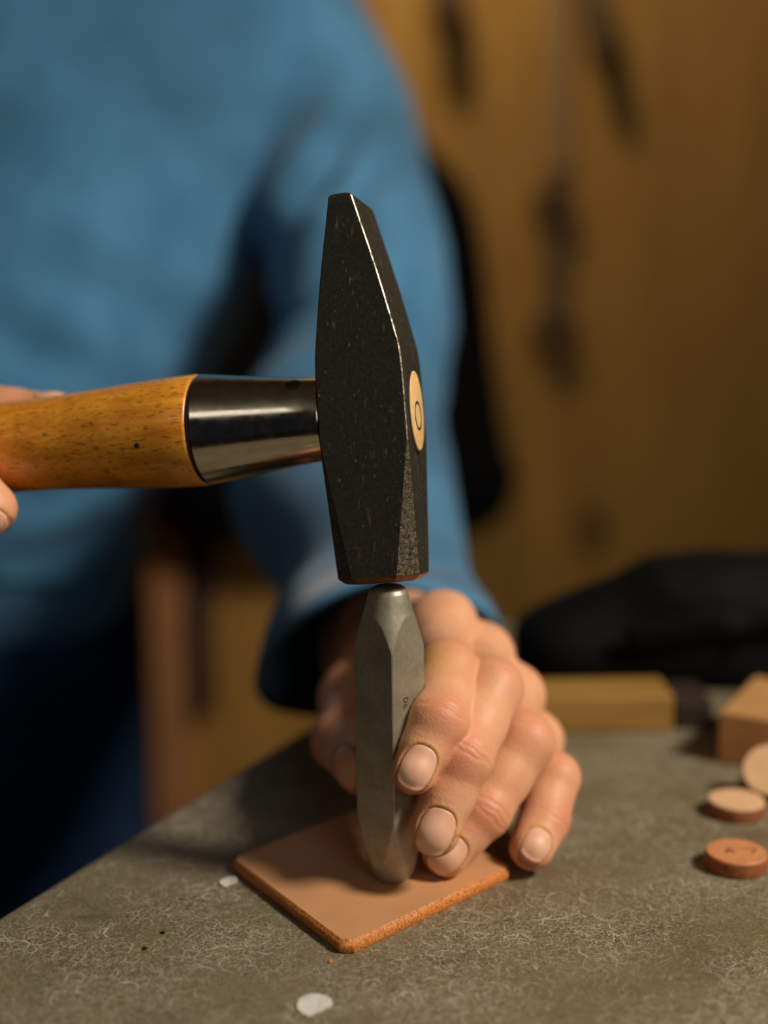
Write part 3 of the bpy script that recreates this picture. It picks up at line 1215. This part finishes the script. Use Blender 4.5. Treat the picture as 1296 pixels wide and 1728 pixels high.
def person():
    root = empty('person', (PELVIS[0] / 1000, PELVIS[1] / 1000, -TZ))
    geos, tints = [], []
    lf = list(LH.values())
    lcut = lambda P: hand_sdf(P, lf, L_CARP, L_WRIST, L_ELBOW, LTH, left_cut)
    lo, hi = bounds([j for fg in lf + [LTH] for j in fg.J] + [L_WRIST, L_WRIST + (L_ELBOW - L_WRIST) * 0.30], 30)
    V, Q = mesh_sdf(lcut, lo, hi, 0.62)
    T = np.zeros((len(V), 3))
    for fg in lf + [LTH]:
        fg.tint(V, T)
    # calloused yellow side of the index finger, ruddy knuckles
    for c, rad, ch, amt in ((UU(716, 1128, .438), 9, 1, 0.85), (UU(672, 1290, .412), 6, 1, 0.5), (UU(690, 1400, .414), 6, 1, 0.4)):
        q = V - c
        T[:, ch] = np.maximum(T[:, ch], amt * np.exp(-(q * q).sum(1) / rad ** 2))
    geos.append((V, Q))
    tints.append(T)
    rcut = lambda P: hand_sdf(P, RH, R_CARP, R_WRIST, R_ELBOW, RTH, right_cut)
    lo, hi = bounds([j for fg in RH + [RTH] for j in fg.J] + [R_WRIST, R_WRIST + (R_ELBOW - R_WRIST) * 0.30], 30)
    V, Q = mesh_sdf(rcut, lo, hi, 1.1)
    T = np.zeros((len(V), 3))
    for fg in RH + [RTH]:
        fg.tint(V, T)
    geos.append((V, Q))
    tints.append(T)
    # the rest of the body inside the clothes, neck and head (above the frame)
    LS, RS = T0 + np.array([175, 5, -55]), T0 + np.array([-180, 5, -55])
    head = T0 + np.array([0, -45, 190])

    lp = [L_ELBOW, UU(590, 400, .90), UU(530, 200, .965), UU(441, 0, .995), UU(385, -250, .985)]
    LARM = [(lp[k], lp[k + 1], 33 + 2 * k, 35 + 2 * k) for k in range(4)]
    LS = lp[-1]
    rp = [R_ELBOW, UU(-640, 500, .91), UU(-580, 100, .96), UU(-500, -250, .985)]
    RARM = [(rp[k], rp[k + 1], 31 + 2 * k, 33 + 2 * k) for k in range(3)]
    RS = rp[-1]

    def bodyf(P):
        d = caps(P, L_WRIST, L_ELBOW, 21, 34)
        for a, b, ra, rb in LARM:
            d = smin(d, caps(P, a, b, ra, rb), 10)
        d2 = caps(P, R_WRIST, R_ELBOW, 21, 32)
        for a, b, ra, rb in RARM:
            d2 = smin(d2, caps(P, a, b, ra, rb), 10)
        d = np.minimum(d, d2)
        d = smin(d, caps(P, LS, RS, 50, 50), 30)
        d = smin(d, caps(P, T0 + np.array([-20, 10, -120]), PELVIS, 95, 100), 40)
        d = smin(d, caps(P, T0 + np.array([0, 0, -30]), head + np.array([0, 10, -40]), 56, 54), 20)
        hd = caps((P - head) / np.array([0.82, 1.0, 1.0]), [0, 15, 30], [0, -15, -55], 88, 52)
        hd = smin(hd, caps(P, head + np.array([0, -78, 10]), head + np.array([0, -98, -22]), 8, 12), 10)
        for sx in (-1, 1):
            hd = np.maximum(hd, -caps(P, head + np.array([sx * 30, -92, 10]), head + np.array([sx * 34, -92, 10]), 12, 12))
            hd = smin(hd, caps(P, head + np.array([sx * 31, -72, 8]), head + np.array([sx * 31, -72, 8]), 12, 12), 4)
            hd = smin(hd, caps(P, head + np.array([sx * 74, 10, 12]), head + np.array([sx * 72, 6, -18]), 14, 9), 5)
        hd = smin(hd, caps(P, head + np.array([-18, -74, -48]), head + np.array([18, -74, -48]), 7, 7), 5)
        return smin(d, hd, 16)
    lo, hi = bounds([L_WRIST, L_ELBOW, LS, RS, R_WRIST, R_ELBOW, PELVIS, head + np.array([0, 0, 120])], 120)
    V, Q = mesh_sdf(bodyf, lo, hi, 9.0)
    geos.append((V, Q))
    tints.append(np.zeros((len(V), 3)))
    V, Fc = merge(*[(v, [tuple(q) for q in qq]) for v, qq in geos])
    T = np.concatenate(tints)
    me = bpy.data.meshes.new('body')
    me.from_pydata([tuple(x) for x in V / 1000 + np.array([0, 0, TZ])], [], Fc)
    at = me.color_attributes.new('tint', 'FLOAT_COLOR', 'POINT')
    at.data.foreach_set('color', np.concatenate([T, np.ones((len(T), 1))], 1).astype(np.float32).ravel())
    me.materials.append(M['skin'])
    me.polygons.foreach_set('use_smooth', [True] * len(me.polygons))
    me.update()
    body = bpy.data.objects.new('body', me)
    COL.objects.link(body)
    body.parent = root
    body.matrix_parent_inverse = root.matrix_world.inverted()
    for fg in lf + [LTH] + RH + [RTH]:
        v, f = fg.nail_mesh(None)
        nl = obj_from('fingernail', v / 1000, f, M['nail'], body)
        solidify(nl, 0.00035, -1)
    # hair cap
    def hairf(P):
        a = caps((P - head) / np.array([0.82, 1.0, 1.0]), [0, 20, 34], [0, 10, 0], 95, 80)
        cut = caps(P, head + np.array([0, -120, -60]), head + np.array([0, -70, -100]), 105, 110)
        return np.maximum(np.maximum(a, -cut), -(P[:, 2] - head[2] + 60))
    V, Q = mesh_sdf(hairf, head - 130, head + 140, 8.0)
    obj_from('hair', V / 1000, Q, M['hair'], root)
    shirt(root)
    trousers(root)
    tag(root, 'person in a blue denim shirt holding the steel stamp and swinging the hammer', 'person')


def fold(P, seed, amp, sx, sy, sz):
    r = np.random.RandomState(seed)
    d = np.zeros(len(P))
    for _ in range(9):
        k = r.normal(size=3) * np.array([sx, sy, sz])
        d += np.sin(P @ k + r.uniform(0, 6.28)) * r.uniform(0.4, 1.0)
    return amp * d / 4.0


def tube(path, n=64, per=10, seed=1, amp=3.0, fs=(0.04, 0.04, 0.02), sharp=None, groove=None, shear=None, boxy=1.0, droop=None):
    """path: list of (centre mm, half width along side, half width along the other axis, side axis)"""
    C = np.array([p[0] for p in path])
    A = np.array([p[1] for p in path])
    B = np.array([p[2] for p in path])
    m = len(path)
    tt = np.linspace(0, m - 1, (m - 1) * per + 1)

    def cr(X, t):
        i = np.clip(np.floor(t).astype(int), 0, m - 2)
        w = t - i
        g = lambda j: X[np.clip(j, 0, m - 1)]
        if X.ndim > 1:
            w = w[:, None]
        p0, p1, p2, p3 = g(i - 1), g(i), g(i + 1), g(i + 2)
        return 0.5 * (2 * p1 + (p2 - p0) * w + (2 * p0 - 5 * p1 + 4 * p2 - p3) * w ** 2 + (3 * p1 - p0 - 3 * p2 + p3) * w ** 3)
    c, a, b = cr(C, tt), cr(A, tt), cr(B, tt)
    tan = np.gradient(c, axis=0)
    ang = np.linspace(0, 2 * math.pi, n, endpoint=False)
    rings = []
    for i in range(len(tt)):
        t = unit(tan[i])
        side = AX_R - t * (AX_R @ t)
        side = unit(side)
        oth = np.cross(t, side)
        ca, sa = (np.sign(f) * np.abs(f) ** boxy for f in (np.cos(ang), np.sin(ang)))
        p = c[i] + ca[:, None] * side * a[i] + sa[:, None] * oth * b[i]
        if droop is not None:
            p = p - UP * (np.maximum(0, -ca) * droop(tt[i]))[:, None]
        if shear is not None:
            up = 1.0 if oth @ UP > 0 else -1.0
            p = p + t * (np.sin(ang) * up * shear(tt[i]))[:, None]
        nrm = np.cos(ang)[:, None] * side * b[i] + np.sin(ang)[:, None] * oth * a[i]
        nrm /= np.linalg.norm(nrm, axis=1)[:, None]
        disp = fold(p, seed, amp, *fs)
        if sharp is not None:
            disp = disp + sharp(tt[i], ang)
        if groove is not None:
            disp = disp + groove(p)
        rings.append(p + nrm * disp[:, None])
    return rings


def shirt(root):
    # torso
    pth = []
    for px, py, z, hw, hd in ((-60, -760, .985, 60, 60), (-40, -640, .985, 110, 80), (-40, -520, .985, 190, 100), (-35, -350, .98, 215, 112),
                              (-40, -100, .97, 226, 118), (-50, 150, .965, 224, 118), (-90, 380, .955, 204, 116), (-140, 590, .945, 180, 112),
                              (-200, 720, .94, 177, 108), (-222, 790, .94, 180, 110), (-232, 850, .945, 183, 110), (-230, 885, .95, 176, 104), (-228, 905, .96, 166, 98)):
        pth.append((UU(px, py, z), hw, hd))
    # creases running down from the armpit, and softer diagonal ones over the belly
    lines = []
    for (xa, ya), (xb, yb), dep, wid in (((640, 150), (520, 330), 9, 9), ((590, 210), (455, 440), 10, 10), ((660, 250), (580, 340), 9, 8), ((520, 120), (420, 330), 5, 12),
                                         ((0, 560), (150, 640), 6, 14), ((120, 470), (300, 560), 5, 16), ((60, 850), (200, 800), 6, 10), ((0, 330), (160, 300), 4, 18),
                                         ((150, 900), (40, 960), 6, 10), ((700, 380), (640, 560), 7, 9), ((720, 820), (640, 900), 6, 8), ((730, 900), (620, 960), 6, 8)):
        lines.append((UU(xa, ya, .85), UU(xb, yb, .85), dep, wid))

    def groove(p):
        d = np.zeros(len(p))
        front = 1 / (1 + np.exp((p[:, 1] - 930) / 15))
        for a, b, dep, wid in lines:
            ab = (b - a)[[0, 2]]
            q = p[:, [0, 2]] - a[[0, 2]]
            t = np.clip(q @ ab / (ab @ ab), 0, 1)
            r = np.linalg.norm(q - t[:, None] * ab, axis=1)
            e = 0.35 + 0.65 * np.sin(np.pi * np.clip(t, 0.02, 0.98))
            d += e * dep * (-np.exp(-(r / wid) ** 2) + 0.55 * np.exp(-((r - 1.7 * wid) / wid) ** 2))
        return d * front
    rings = tube(pth, 160, 14, 3, 3.6, (0.028, 0.03, 0.022), None, groove, None, 0.74)
    V, Fc = ring_loft([r / 1000 for r in rings])
    o = obj_from('shirt', V, Fc, M['denim'], root)
    o['label'] = 'blue denim shirt with soft folds'
    # left sleeve: shoulder, upper arm, elbow, forearm, open cuff
    pth = []
    for px, py, z, hw, hd in ((300, -420, .99, 70, 75), (385, -250, .985, 72, 78), (441, 0, .995, 68, 70), (530, 200, .965, 60, 62), (590, 400, .90, 53, 56),
                              (617, 540, .855, 51, 55), (606, 650, .82, 50, 54), (574, 735, .775, 55, 50), (580, 840, .725, 54, 48), (622, 950, .665, 44, 46),
                              (636, 1015, .632, 42, 42), (635, 1055, .602, 44, 37), (634, 1086, .572, 46, 33)):
        pth.append((UU(px, py, z), hw, hd))

    def sharp(t, ang):
        # bunched folds inside the elbow and along the upper arm
        g = np.exp(-((t - 6.3) / 1.2) ** 2)
        s = 3.6 * np.sin(t * 7.5 + 1.2 * np.cos(ang)) * g * (0.6 + 0.4 * np.cos(ang - 2.4))
        s = s + 4.0 * np.sin(2.2 * ang + t * 1.9) * np.exp(-((t - 3.5) / 1.5) ** 2)
        s = s + 1.6 * np.sin(3 * ang + t * 2.3) * np.exp(-((t - 10.5) / 2.2) ** 2)
        return s
    rings = tube(pth, 96, 9, 5, 2.6, (0.035, 0.035, 0.03), sharp, groove, lambda t: 44 * np.clip((t - 9.5) / 2.5, 0, 1), 1.0, lambda t: 16 * np.clip((t - 9.0) / 3.0, 0, 1))
    # the cuff rests on the bench where the bench is below it
    en = np.array([-EDGE[1], EDGE[0]])
    for r in rings:
        over = (r[:, :2] / 1000 - E0[:2]) @ en < 0.004
        r[:, 2] = np.where(over, np.maximum(r[:, 2], 3.2), r[:, 2])
    V, Fc = ring_loft([r / 1000 for r in rings], True, False)
    s = obj_from('sleeve', V, Fc, M['denim'], o)
    solidify(s, 0.0014, -1)
    # cuff seam band
    last = rings[-1]
    cen = last.mean(0)
    band = []
    for k, off in ((7, 1.0), (1, 1.6)):
        r = rings[-1 - k]
        cc = r.mean(0)
        d = r - cc
        band.append(cc + d * (1 + off / np.linalg.norm(d, axis=1))[:, None])
    d = last - cen
    band.append(cen + d * (1 + 1.2 / np.linalg.norm(d, axis=1))[:, None])
    for r in band:
        over = (r[:, :2] / 1000 - E0[:2]) @ en < 0.004
        r[:, 2] = np.where(over, np.maximum(r[:, 2], 1.8), r[:, 2])
    V, Fc = ring_loft([r / 1000 for r in band], False, False)
    cb = obj_from('cuff', V, Fc, M['denim'], o)
    solidify(cb, 0.0012, -1)
    # right sleeve (outside the frame)
    pth = []
    for p, hw, hd in ((UU(-390, -420, .99), 70, 75), (UU(-500, -250, .985), 72, 78), (UU(-580, 100, .96), 64, 68), (UU(-640, 500, .91), 56, 58),
                      (R_ELBOW * 0.97 + UU(-640, 700, .88) * 0.03, 54, 56), (R_ELBOW * 0.6 + R_WRIST * 0.4, 46, 48), (R_ELBOW * 0.2 + R_WRIST * 0.8, 41, 43), (R_ELBOW * 0.1 + R_WRIST * 0.9, 42, 44)):
        pth.append((p, hw, hd))
    rings = tube(pth, 64, 8, 9, 2.6, (0.035, 0.035, 0.03))
    V, Fc = ring_loft([r / 1000 for r in rings], True, False)
    solidify(obj_from('sleeve', V, Fc, M['denim'], o), 0.0014, -1)
    # collar
    t = np.linspace(0, 2 * math.pi, 48, endpoint=False)
    col = []
    for dz, rr in ((-70, 78), (-30, 70), (0, 68), (-28, 80)):
        col.append(np.stack([T0[0] + rr * np.cos(t), T0[1] - 8 + rr * np.sin(t), np.full(48, T0[2] + dz) + 10 * np.sin(t)], 1))
    V, Fc = ring_loft([r / 1000 for r in col], False, False)
    solidify(obj_from('collar', V, Fc, M['denim'], o), 0.002, -1)


def trousers(root):
    pth = []
    for px, py, z, hw, hd in ((-228, 830, .965, 162, 90), (-226, 930, .968, 174, 98), (-220, 1150, .975, 181, 108), (-215, 1420, .985, 184, 110), (-212, 1560, .99, 178, 104)):
        pth.append((UU(px, py, z), hw, hd))
    g = [ring_loft([r / 1000 for r in tube(pth, 96, 8, 13, 2.5, (0.03, 0.03, 0.02))])]
    hip = UU(-212, 1500, .99)
    feet = []
    for sx in (-1, 1):
        a = hip + np.array([sx * 82, 0, 0])
        k = np.array([a[0] + sx * 12, a[1] - 5, -TZ * 1000 + 470])
        b = np.array([a[0] + sx * 18, a[1] + 25, -TZ * 1000 + 70])
        pth = [(a + np.array([0, 0, 40]), 84, 92), (a * 0.7 + k * 0.3, 84, 90), (a * 0.35 + k * 0.65, 74, 80), (k, 64, 68), (k * 0.5 + b * 0.5, 58, 64), (b, 56, 60)]
        g.append(ring_loft([r / 1000 for r in tube(pth, 48, 6, 17 + sx, 3, (0.03, 0.03, 0.03))]))
        feet.append(b)
    V, Fc = merge(*g)
    o = obj_from('trousers', V, Fc, M['navy'], root)
    o['label'] = 'dark navy trousers below the shirt hem'
    for b in feet:
        rings = []
        t = np.linspace(0, 2 * math.pi, 32, endpoint=False)
        for dz, w, l, sh in ((-69.5, 46, 138, -70), (-60, 49, 142, -70), (-30, 46, 128, -62), (0, 40, 80, -22), (30, 42, 52, 0)):
            rings.append(np.stack([b[0] + w * np.cos(t), b[1] + sh + l * np.sin(t), np.full(32, b[2] + dz)], 1) / 1000)
        V, Fc = ring_loft(rings)
        obj_from('shoe', V, Fc, M['shoe'], root)


person()


# ------------------------------------------------------------------ things on the bench
def disc(name, c, axis, r, th, mtop, medge, label, marks=None, group='stamped leather discs'):
    axis = unit(axis)
    u = unit(np.cross(axis, [0, 1, 0.2]))
    v = np.cross(axis, u)
    prof = [(0, r * 0.94), (0.0003, r * 0.985), (th * 0.3, r), (th * 0.7, r), (th - 0.0005, r * 0.985), (th, r * 0.95)]
    V, Fc = lathe(c, axis, u, v, prof, 48)
    fm = [1] * (len(Fc) - 2) + [0, 0]
    for k in range(48):
        fm[-3 - k] = 0
    o = obj_from(name, V, Fc, None, smooth=True, mats=[mtop, medge], fmat=fm)
    m = o.modifiers.new('es', 'EDGE_SPLIT')
    m.split_angle = math.radians(40)
    tag(o, label, 'leather disc', group)
    if marks:
        vv, ff = letter_geo(marks, 0.0007, np.asarray(c) + axis * th, np.array([1.0, 0, 0]), np.array([0, 1.0, 0]), axis, 0.00006)
        e = obj_from('stamped_mark', vv, ff, M['mark'], o, smooth=False)
    return o


def bench_things():
    T = 0.0052
    c = G(1243, 1436, T)
    c[2] = 0
    s = 0.0026
    marks = [[(-0.0035, -s * .6), (-0.0022, s * .7), (-0.0009, -s * .6)], [(-0.003, -s * .1), (-0.0014, -s * .1)],
             [(0.0024, s * .6), (0.0062, s * .5), (0.0042, -s * .7)]]
    disc('leather_disc', c, (0, 0, 1), 0.0094, T, M['disc'], M['disc_edge'], 'round tan leather disc with stamped characters, nearest the camera', marks)
    c = G(1243, 1348, T)
    c[2] = 0
    disc('leather_disc', c, (0.0, 0, 1), 0.0094, T, M['disc_pale'], M['disc_edge'], 'round pale-topped leather disc lying flat between the two other discs')
    c4 = G(1302, 1316, T) + np.array([0.004, 0.0075, 0])
    c4[2] = 0
    disc('leather_disc', c4, (0, 0, 1), 0.0094, T, M['disc'], M['disc_edge'], 'dark-shaded leather disc lying flat under the leaning disc')
    ax = unit(np.array([-0.25, -0.62, 0.62]))
    c3 = U(1300, 1298, .500)
    low = 0.0094 * math.sqrt(1 - ax[2] ** 2)
    c3[2] = max(c3[2], low + 0.0002)
    disc('leather_disc', c3 - ax * T, ax, 0.0094, T, M['disc_pale'], M['disc_edge'], 'pale leather disc propped up on edge at the right')
    # wooden block
    p = G(1206, 1302)
    bz = 0.0195
    v, f = box_geo((p[0] + 0.0405, p[1] + 0.0155, bz / 2), unit(np.array([1, -0.55, 0])), unit(np.array([0.55, 1, 0])), (0, 0, 1), 0.030, 0.024, bz / 2)
    o = bevel(obj_from('wooden_block', v, f, M['block_wood'], smooth=False), 0.0012, 3)
    tag(o, 'pale wooden block behind the leather discs', 'wood block')
    # long offcut board behind the hand
    p = G(1138, 1243)
    bh = 0.0145
    v, f = box_geo((p[0] - 0.031, p[1] + 0.016, bh / 2), unit(np.array([1, 0.05, 0])), unit(np.array([-0.05, 1, 0])), (0, 0, 1), 0.031, 0.012, bh / 2)
    o = bevel(obj_from('offcut_and_fill', v, f, M['board_wood'], smooth=False), 0.0012, 3)
    tag(o, 'yellowish wooden offcut board lying behind the knuckles', 'board')
    v, f = box_geo((p[0] + 0.0085, p[1] + 0.022, 0.0055), unit(np.array([1, 0.02, 0])), unit(np.array([-0.02, 1, 0])), (0, 0, 1), 0.0075, 0.014, 0.0053)  # added dark piece that fills the black gap right of the board
    o = bevel(obj_from('offcut_and_fill', v, f, M['dark_fill'], smooth=False), 0.001, 2)
    tag(o, 'added short dark brown piece filling the gap between the yellowish board and the pale block', 'board')
    # paper scraps
    def scrap(px, py, r, seed, label, sy=1.0):
        rr = random.Random(seed)
        c = G(px, py)
        pts = []
        n = 14
        for i in range(n):
            a = 2 * math.pi * i / n
            k = r * (1 + 0.06 * rr.uniform(-1, 1))
            x, y = math.cos(a), math.sin(a)
            if x > 0.2 and y < -0.3:
                k *= 0.72
            pts.append(c + np.array([k * x, k * y * sy, 0]))
        pts = np.array(pts)
        top = pts.copy()
        top[:, 2] = 0.0004 + 0.0002 * np.sin(np.arange(n))
        bot = pts.copy()
        bot[:, 2] = 0.0001
        V, Fc = ring_loft([bot, top])
        o = obj_from('paper_scrap', V, Fc, M['paper'], smooth=False)
        tag(o, label, 'paper scrap', 'paper scraps on the bench')
    scrap(530, 1697, 0.0044, 2, 'white paper scrap lying on the bench in the foreground', 1.25)
    scrap(386, 1489, 0.0026, 5, 'small white paper scrap beside the left corner of the leather', 1.3)
    # little crumbs
    for i, (px, py, r, m) in enumerate(((275, 1575, 0.0007, 'black_gap'), (244, 1602, 0.0008, 'black_gap'), (557, 1624, 0.0006, 'leather_edge'), (642, 1509, 0.0004, 'leather'))):
        h = LT if i == 3 else 0
        c = G(px, py, h)
        rr = random.Random(i)
        V, Fc = ring_loft([np.array([c + np.array([k * r * math.cos(a) * rr.uniform(.7, 1.3), k * r * math.sin(a), z * r]) for a in np.linspace(0, 6.28, 7)[:-1]]) for z, k in ((0.02, .8), (.5, 1), (.9, .5))])
        o = obj_from('leather_crumb', V, Fc, M[m])
        tag(o, ['tiny dark crumb nearer the left corner of the leather', 'tiny dark crumb farther from the leather on the left', 'tiny tan crumb at the front corner of the leather', 'tiny crumb on top of the leather square'][i], 'crumb', 'crumbs on the bench')
    # slumped black leather bag at the back of the bench
    root = empty('shoulder_bag', (0.20, 0.66, 0))
    def bagf(P):
        d = None
        for a, b, ra, rb in (((82, 614, 12), (330, 619, 24), 24, 32), ((94, 614, 22), (330, 619, 32), 20, 30), ((122, 614, 32), (330, 619, 38), 15, 24), ((146, 614, 40), (330, 619, 44), 13, 18)):
            x = caps(P, np.array(a), np.array(b), ra, rb)
            d = x if d is None else smin(d, x, 14)
        d = d + 2.2 * np.sin(P[:, 0] * 0.07 + P[:, 2] * 0.05) + 1.2 * np.sin(P[:, 2] * 0.16 + P[:, 0] * 0.03)
        return np.maximum(d, -(P[:, 2] - 0.3))
    V, Q = mesh_sdf(bagf, (30, 560, -10), (390, 690, 130), 4.0)
    b = obj_from('bag_body', V / 1000, Q, M['black_leather'], root)
    pts = [np.array([100 + 28 * i, 586 - 2 * math.sin(i), 22 + 3.0 * i + 4 * math.sin(i * 1.3)]) for i in range(9)]
    rings = tube([(p, 7, 2.2) for p in pts], 12, 4, 1, 0.0)
    V, Fc = ring_loft([r / 1000 for r in rings])
    obj_from('strap', V, Fc, M['black_leather'], root)
    tag(root, 'slumped black leather bag lying at the back of the bench', 'bag')


bench_things()


# ------------------------------------------------------------------ things on the back wall
def wall_things():
    YW = 1.36
    def on_wall(px, py, gap=0.0):
        d = (px - 648) / FPX * AX_R + (py - 864) / FPX * AX_D + AX_F
        return CAM + d * ((YW - gap) / d[1])
    # black jacket hanging from a peg
    top = on_wall(560, 40, 0.06)
    root = empty('jacket', top)
    pth = []
    for cx, py, hw, hd in ((600, 140, 30, 14), (598, 200, 50, 20), (590, 300, 98, 30), (585, 430, 122, 36), (580, 620, 138, 40), (558, 770, 167, 42), (558, 850, 160, 38), (558, 895, 140, 30)):
        pth.append((mm(on_wall(cx, py, 0.062)), hw, hd))
    rings = tube(pth, 72, 7, 21, 4.0, (0.035, 0.03, 0.008))
    V, Fc = ring_loft([r / 1000 for r in rings])
    obj_from('jacket_body', V, Fc, M['black_cloth'], root)
    pg0 = on_wall(600, 128, 0.0)
    V, Fc = lathe(pg0, np.array([0, -1.0, 0.0]), np.array([1.0, 0, 0]), np.array([0, 0, 1.0]), [(0.0, 0.008), (0.06, 0.008), (0.075, 0.012), (0.08, 0.008)], 20)
    p = obj_from('coat_peg', V, Fc, M['bench_leg'])
    tag(p, 'wooden coat peg holding up the black jacket', 'peg')
    tag(root, 'black jacket hanging on the wall behind the raised arm', 'jacket')
    # plank and strap at the lower left
    a = on_wall(280, 905, 0.012)
    v, f = box_geo((a[0], a[1], -0.30), (1, 0, 0), (0, 1, 0), (0, 0, 1), 0.0165, 0.0115, 0.37)
    o = bevel(obj_from('plank', v, f, M['plank_wood'], smooth=False), 0.002, 2)
    o.location.z = 0
    tag(o, 'upright reddish-brown plank against the wall between shirt and sleeve', 'plank')
    pts = [mm(on_wall(340 + 3 * math.sin(i), 870 + 42 * i, 0.02)) for i in range(9)]
    rings = tube([(p, 11, 3) for p in pts], 16, 4, 1, 0.0)
    V, Fc = ring_loft([r / 1000 for r in rings])
    o = obj_from('hanging_strap', V, Fc, M['maroon'])
    tag(o, 'dark maroon strap hanging beside the upright plank', 'strap')

    # tools
    def handle_tool(px0, py0, px1, py1, r, grip, label, cat):
        a, b = on_wall(px0, py0, 0.03), on_wall(px1, py1, 0.03)
        d = unit(b - a)
        u = unit(np.cross(d, [0, 1, 0]))
        v = np.cross(d, u)
        L = np.linalg.norm(b - a)
        root = empty(cat.replace(' ', '_'), a)
        V, Fc = lathe(a, d, u, v, [(L * 0.35, r * 0.5), (L * 0.38, r * 0.85), (L * 0.6, r), (L * 0.85, r * 1.05), (L * 0.97, r * 0.85), (L, r * 0.4)], 24)
        obj_from('grip', V, Fc, grip, root)
        V, Fc = lathe(a, d, u, v, [(-L * 0.3, r * 0.2), (0, r * 0.34), (L * 0.36, r * 0.36)], 16)
        obj_from('blade', V, Fc, M['tool_steel'], root)
        q = a + d * (L * 0.33)
        V, Fc = lathe(np.array([q[0], YW, q[2] + 0.004]), np.array([0, -1.0, 0]), np.array([1.0, 0, 0]), np.array([0, 0, 1.0]), [(0, 0.002), (0.045, 0.002), (0.0455, 0.004)], 12)
        obj_from('hook', V, Fc, M['tool_steel'], root)
        tag(root, label, cat)
    handle_tool(752, -130, 757, 62, 0.0135, M['tool_grip'], 'dark-handled screwdriver hanging on the wall nearest the shoulder', 'screwdriver')
    handle_tool(975, -150, 1024, 118, 0.0125, M['tool_grey'], 'grey-handled awl hanging at a slant on the wall', 'awl')
    # spanner
    top, bot = on_wall(936, 345, 0.012), on_wall(938, 560, 0.012)
    root = empty('spanner', top)
    d = unit(bot - top)
    u = np.array([0, -1.0, 0])
    side = np.cross(d, u)
    v, f = box_geo((top + bot) / 2, d, side, np.cross(d, side), np.linalg.norm(bot - top) / 2, 0.0075, 0.003)
    bevel(obj_from('shaft', v, f, M['tool_grey'], root, smooth=False), 0.001)
    for c, r in ((top, 0.018), (bot, 0.02)):
        t = np.linspace(0, 2 * math.pi, 40, endpoint=False)
        rings = []
        for rr, hh in ((r * 0.42, -0.005), (r, -0.005), (r, 0.005), (r * 0.42, 0.005), (r * 0.42, -0.005)):
            rings.append(c + np.cos(t)[:, None] * side * rr + np.sin(t)[:, None] * d * rr * 1.15 + (u * hh)[None, :])
        V, Fc = ring_loft(rings, False, False)
        obj_from('ring_head', V, Fc, M['tool_grip'], root)
    V, Fc = lathe(np.array([top[0], YW, top[2]]), np.array([0, -1.0, 0]), np.array([1.0, 0, 0]), np.array([0, 0, 1.0]), [(0, 0.0022), (0.03, 0.0022), (0.0305, 0.004)], 12)
    obj_from('hook', V, Fc, M['tool_steel'], root)
    tag(root, 'double-ended ring spanner hanging on the wall beside the jacket', 'spanner')
    # steel rule
    a, b = on_wall(946, -160, 0.006), on_wall(944, 285, 0.006)
    v, f = box_geo((a + b) / 2, unit(b - a), np.array([1.0, 0, 0]), np.array([0, 1.0, 0]), np.linalg.norm(b - a) / 2, 0.011, 0.001)
    o = obj_from('steel_ruler', v, f, M['rule_steel'], smooth=False)
    tag(o, 'steel ruler hanging flat on the wall above the spanner', 'ruler')


wall_things()
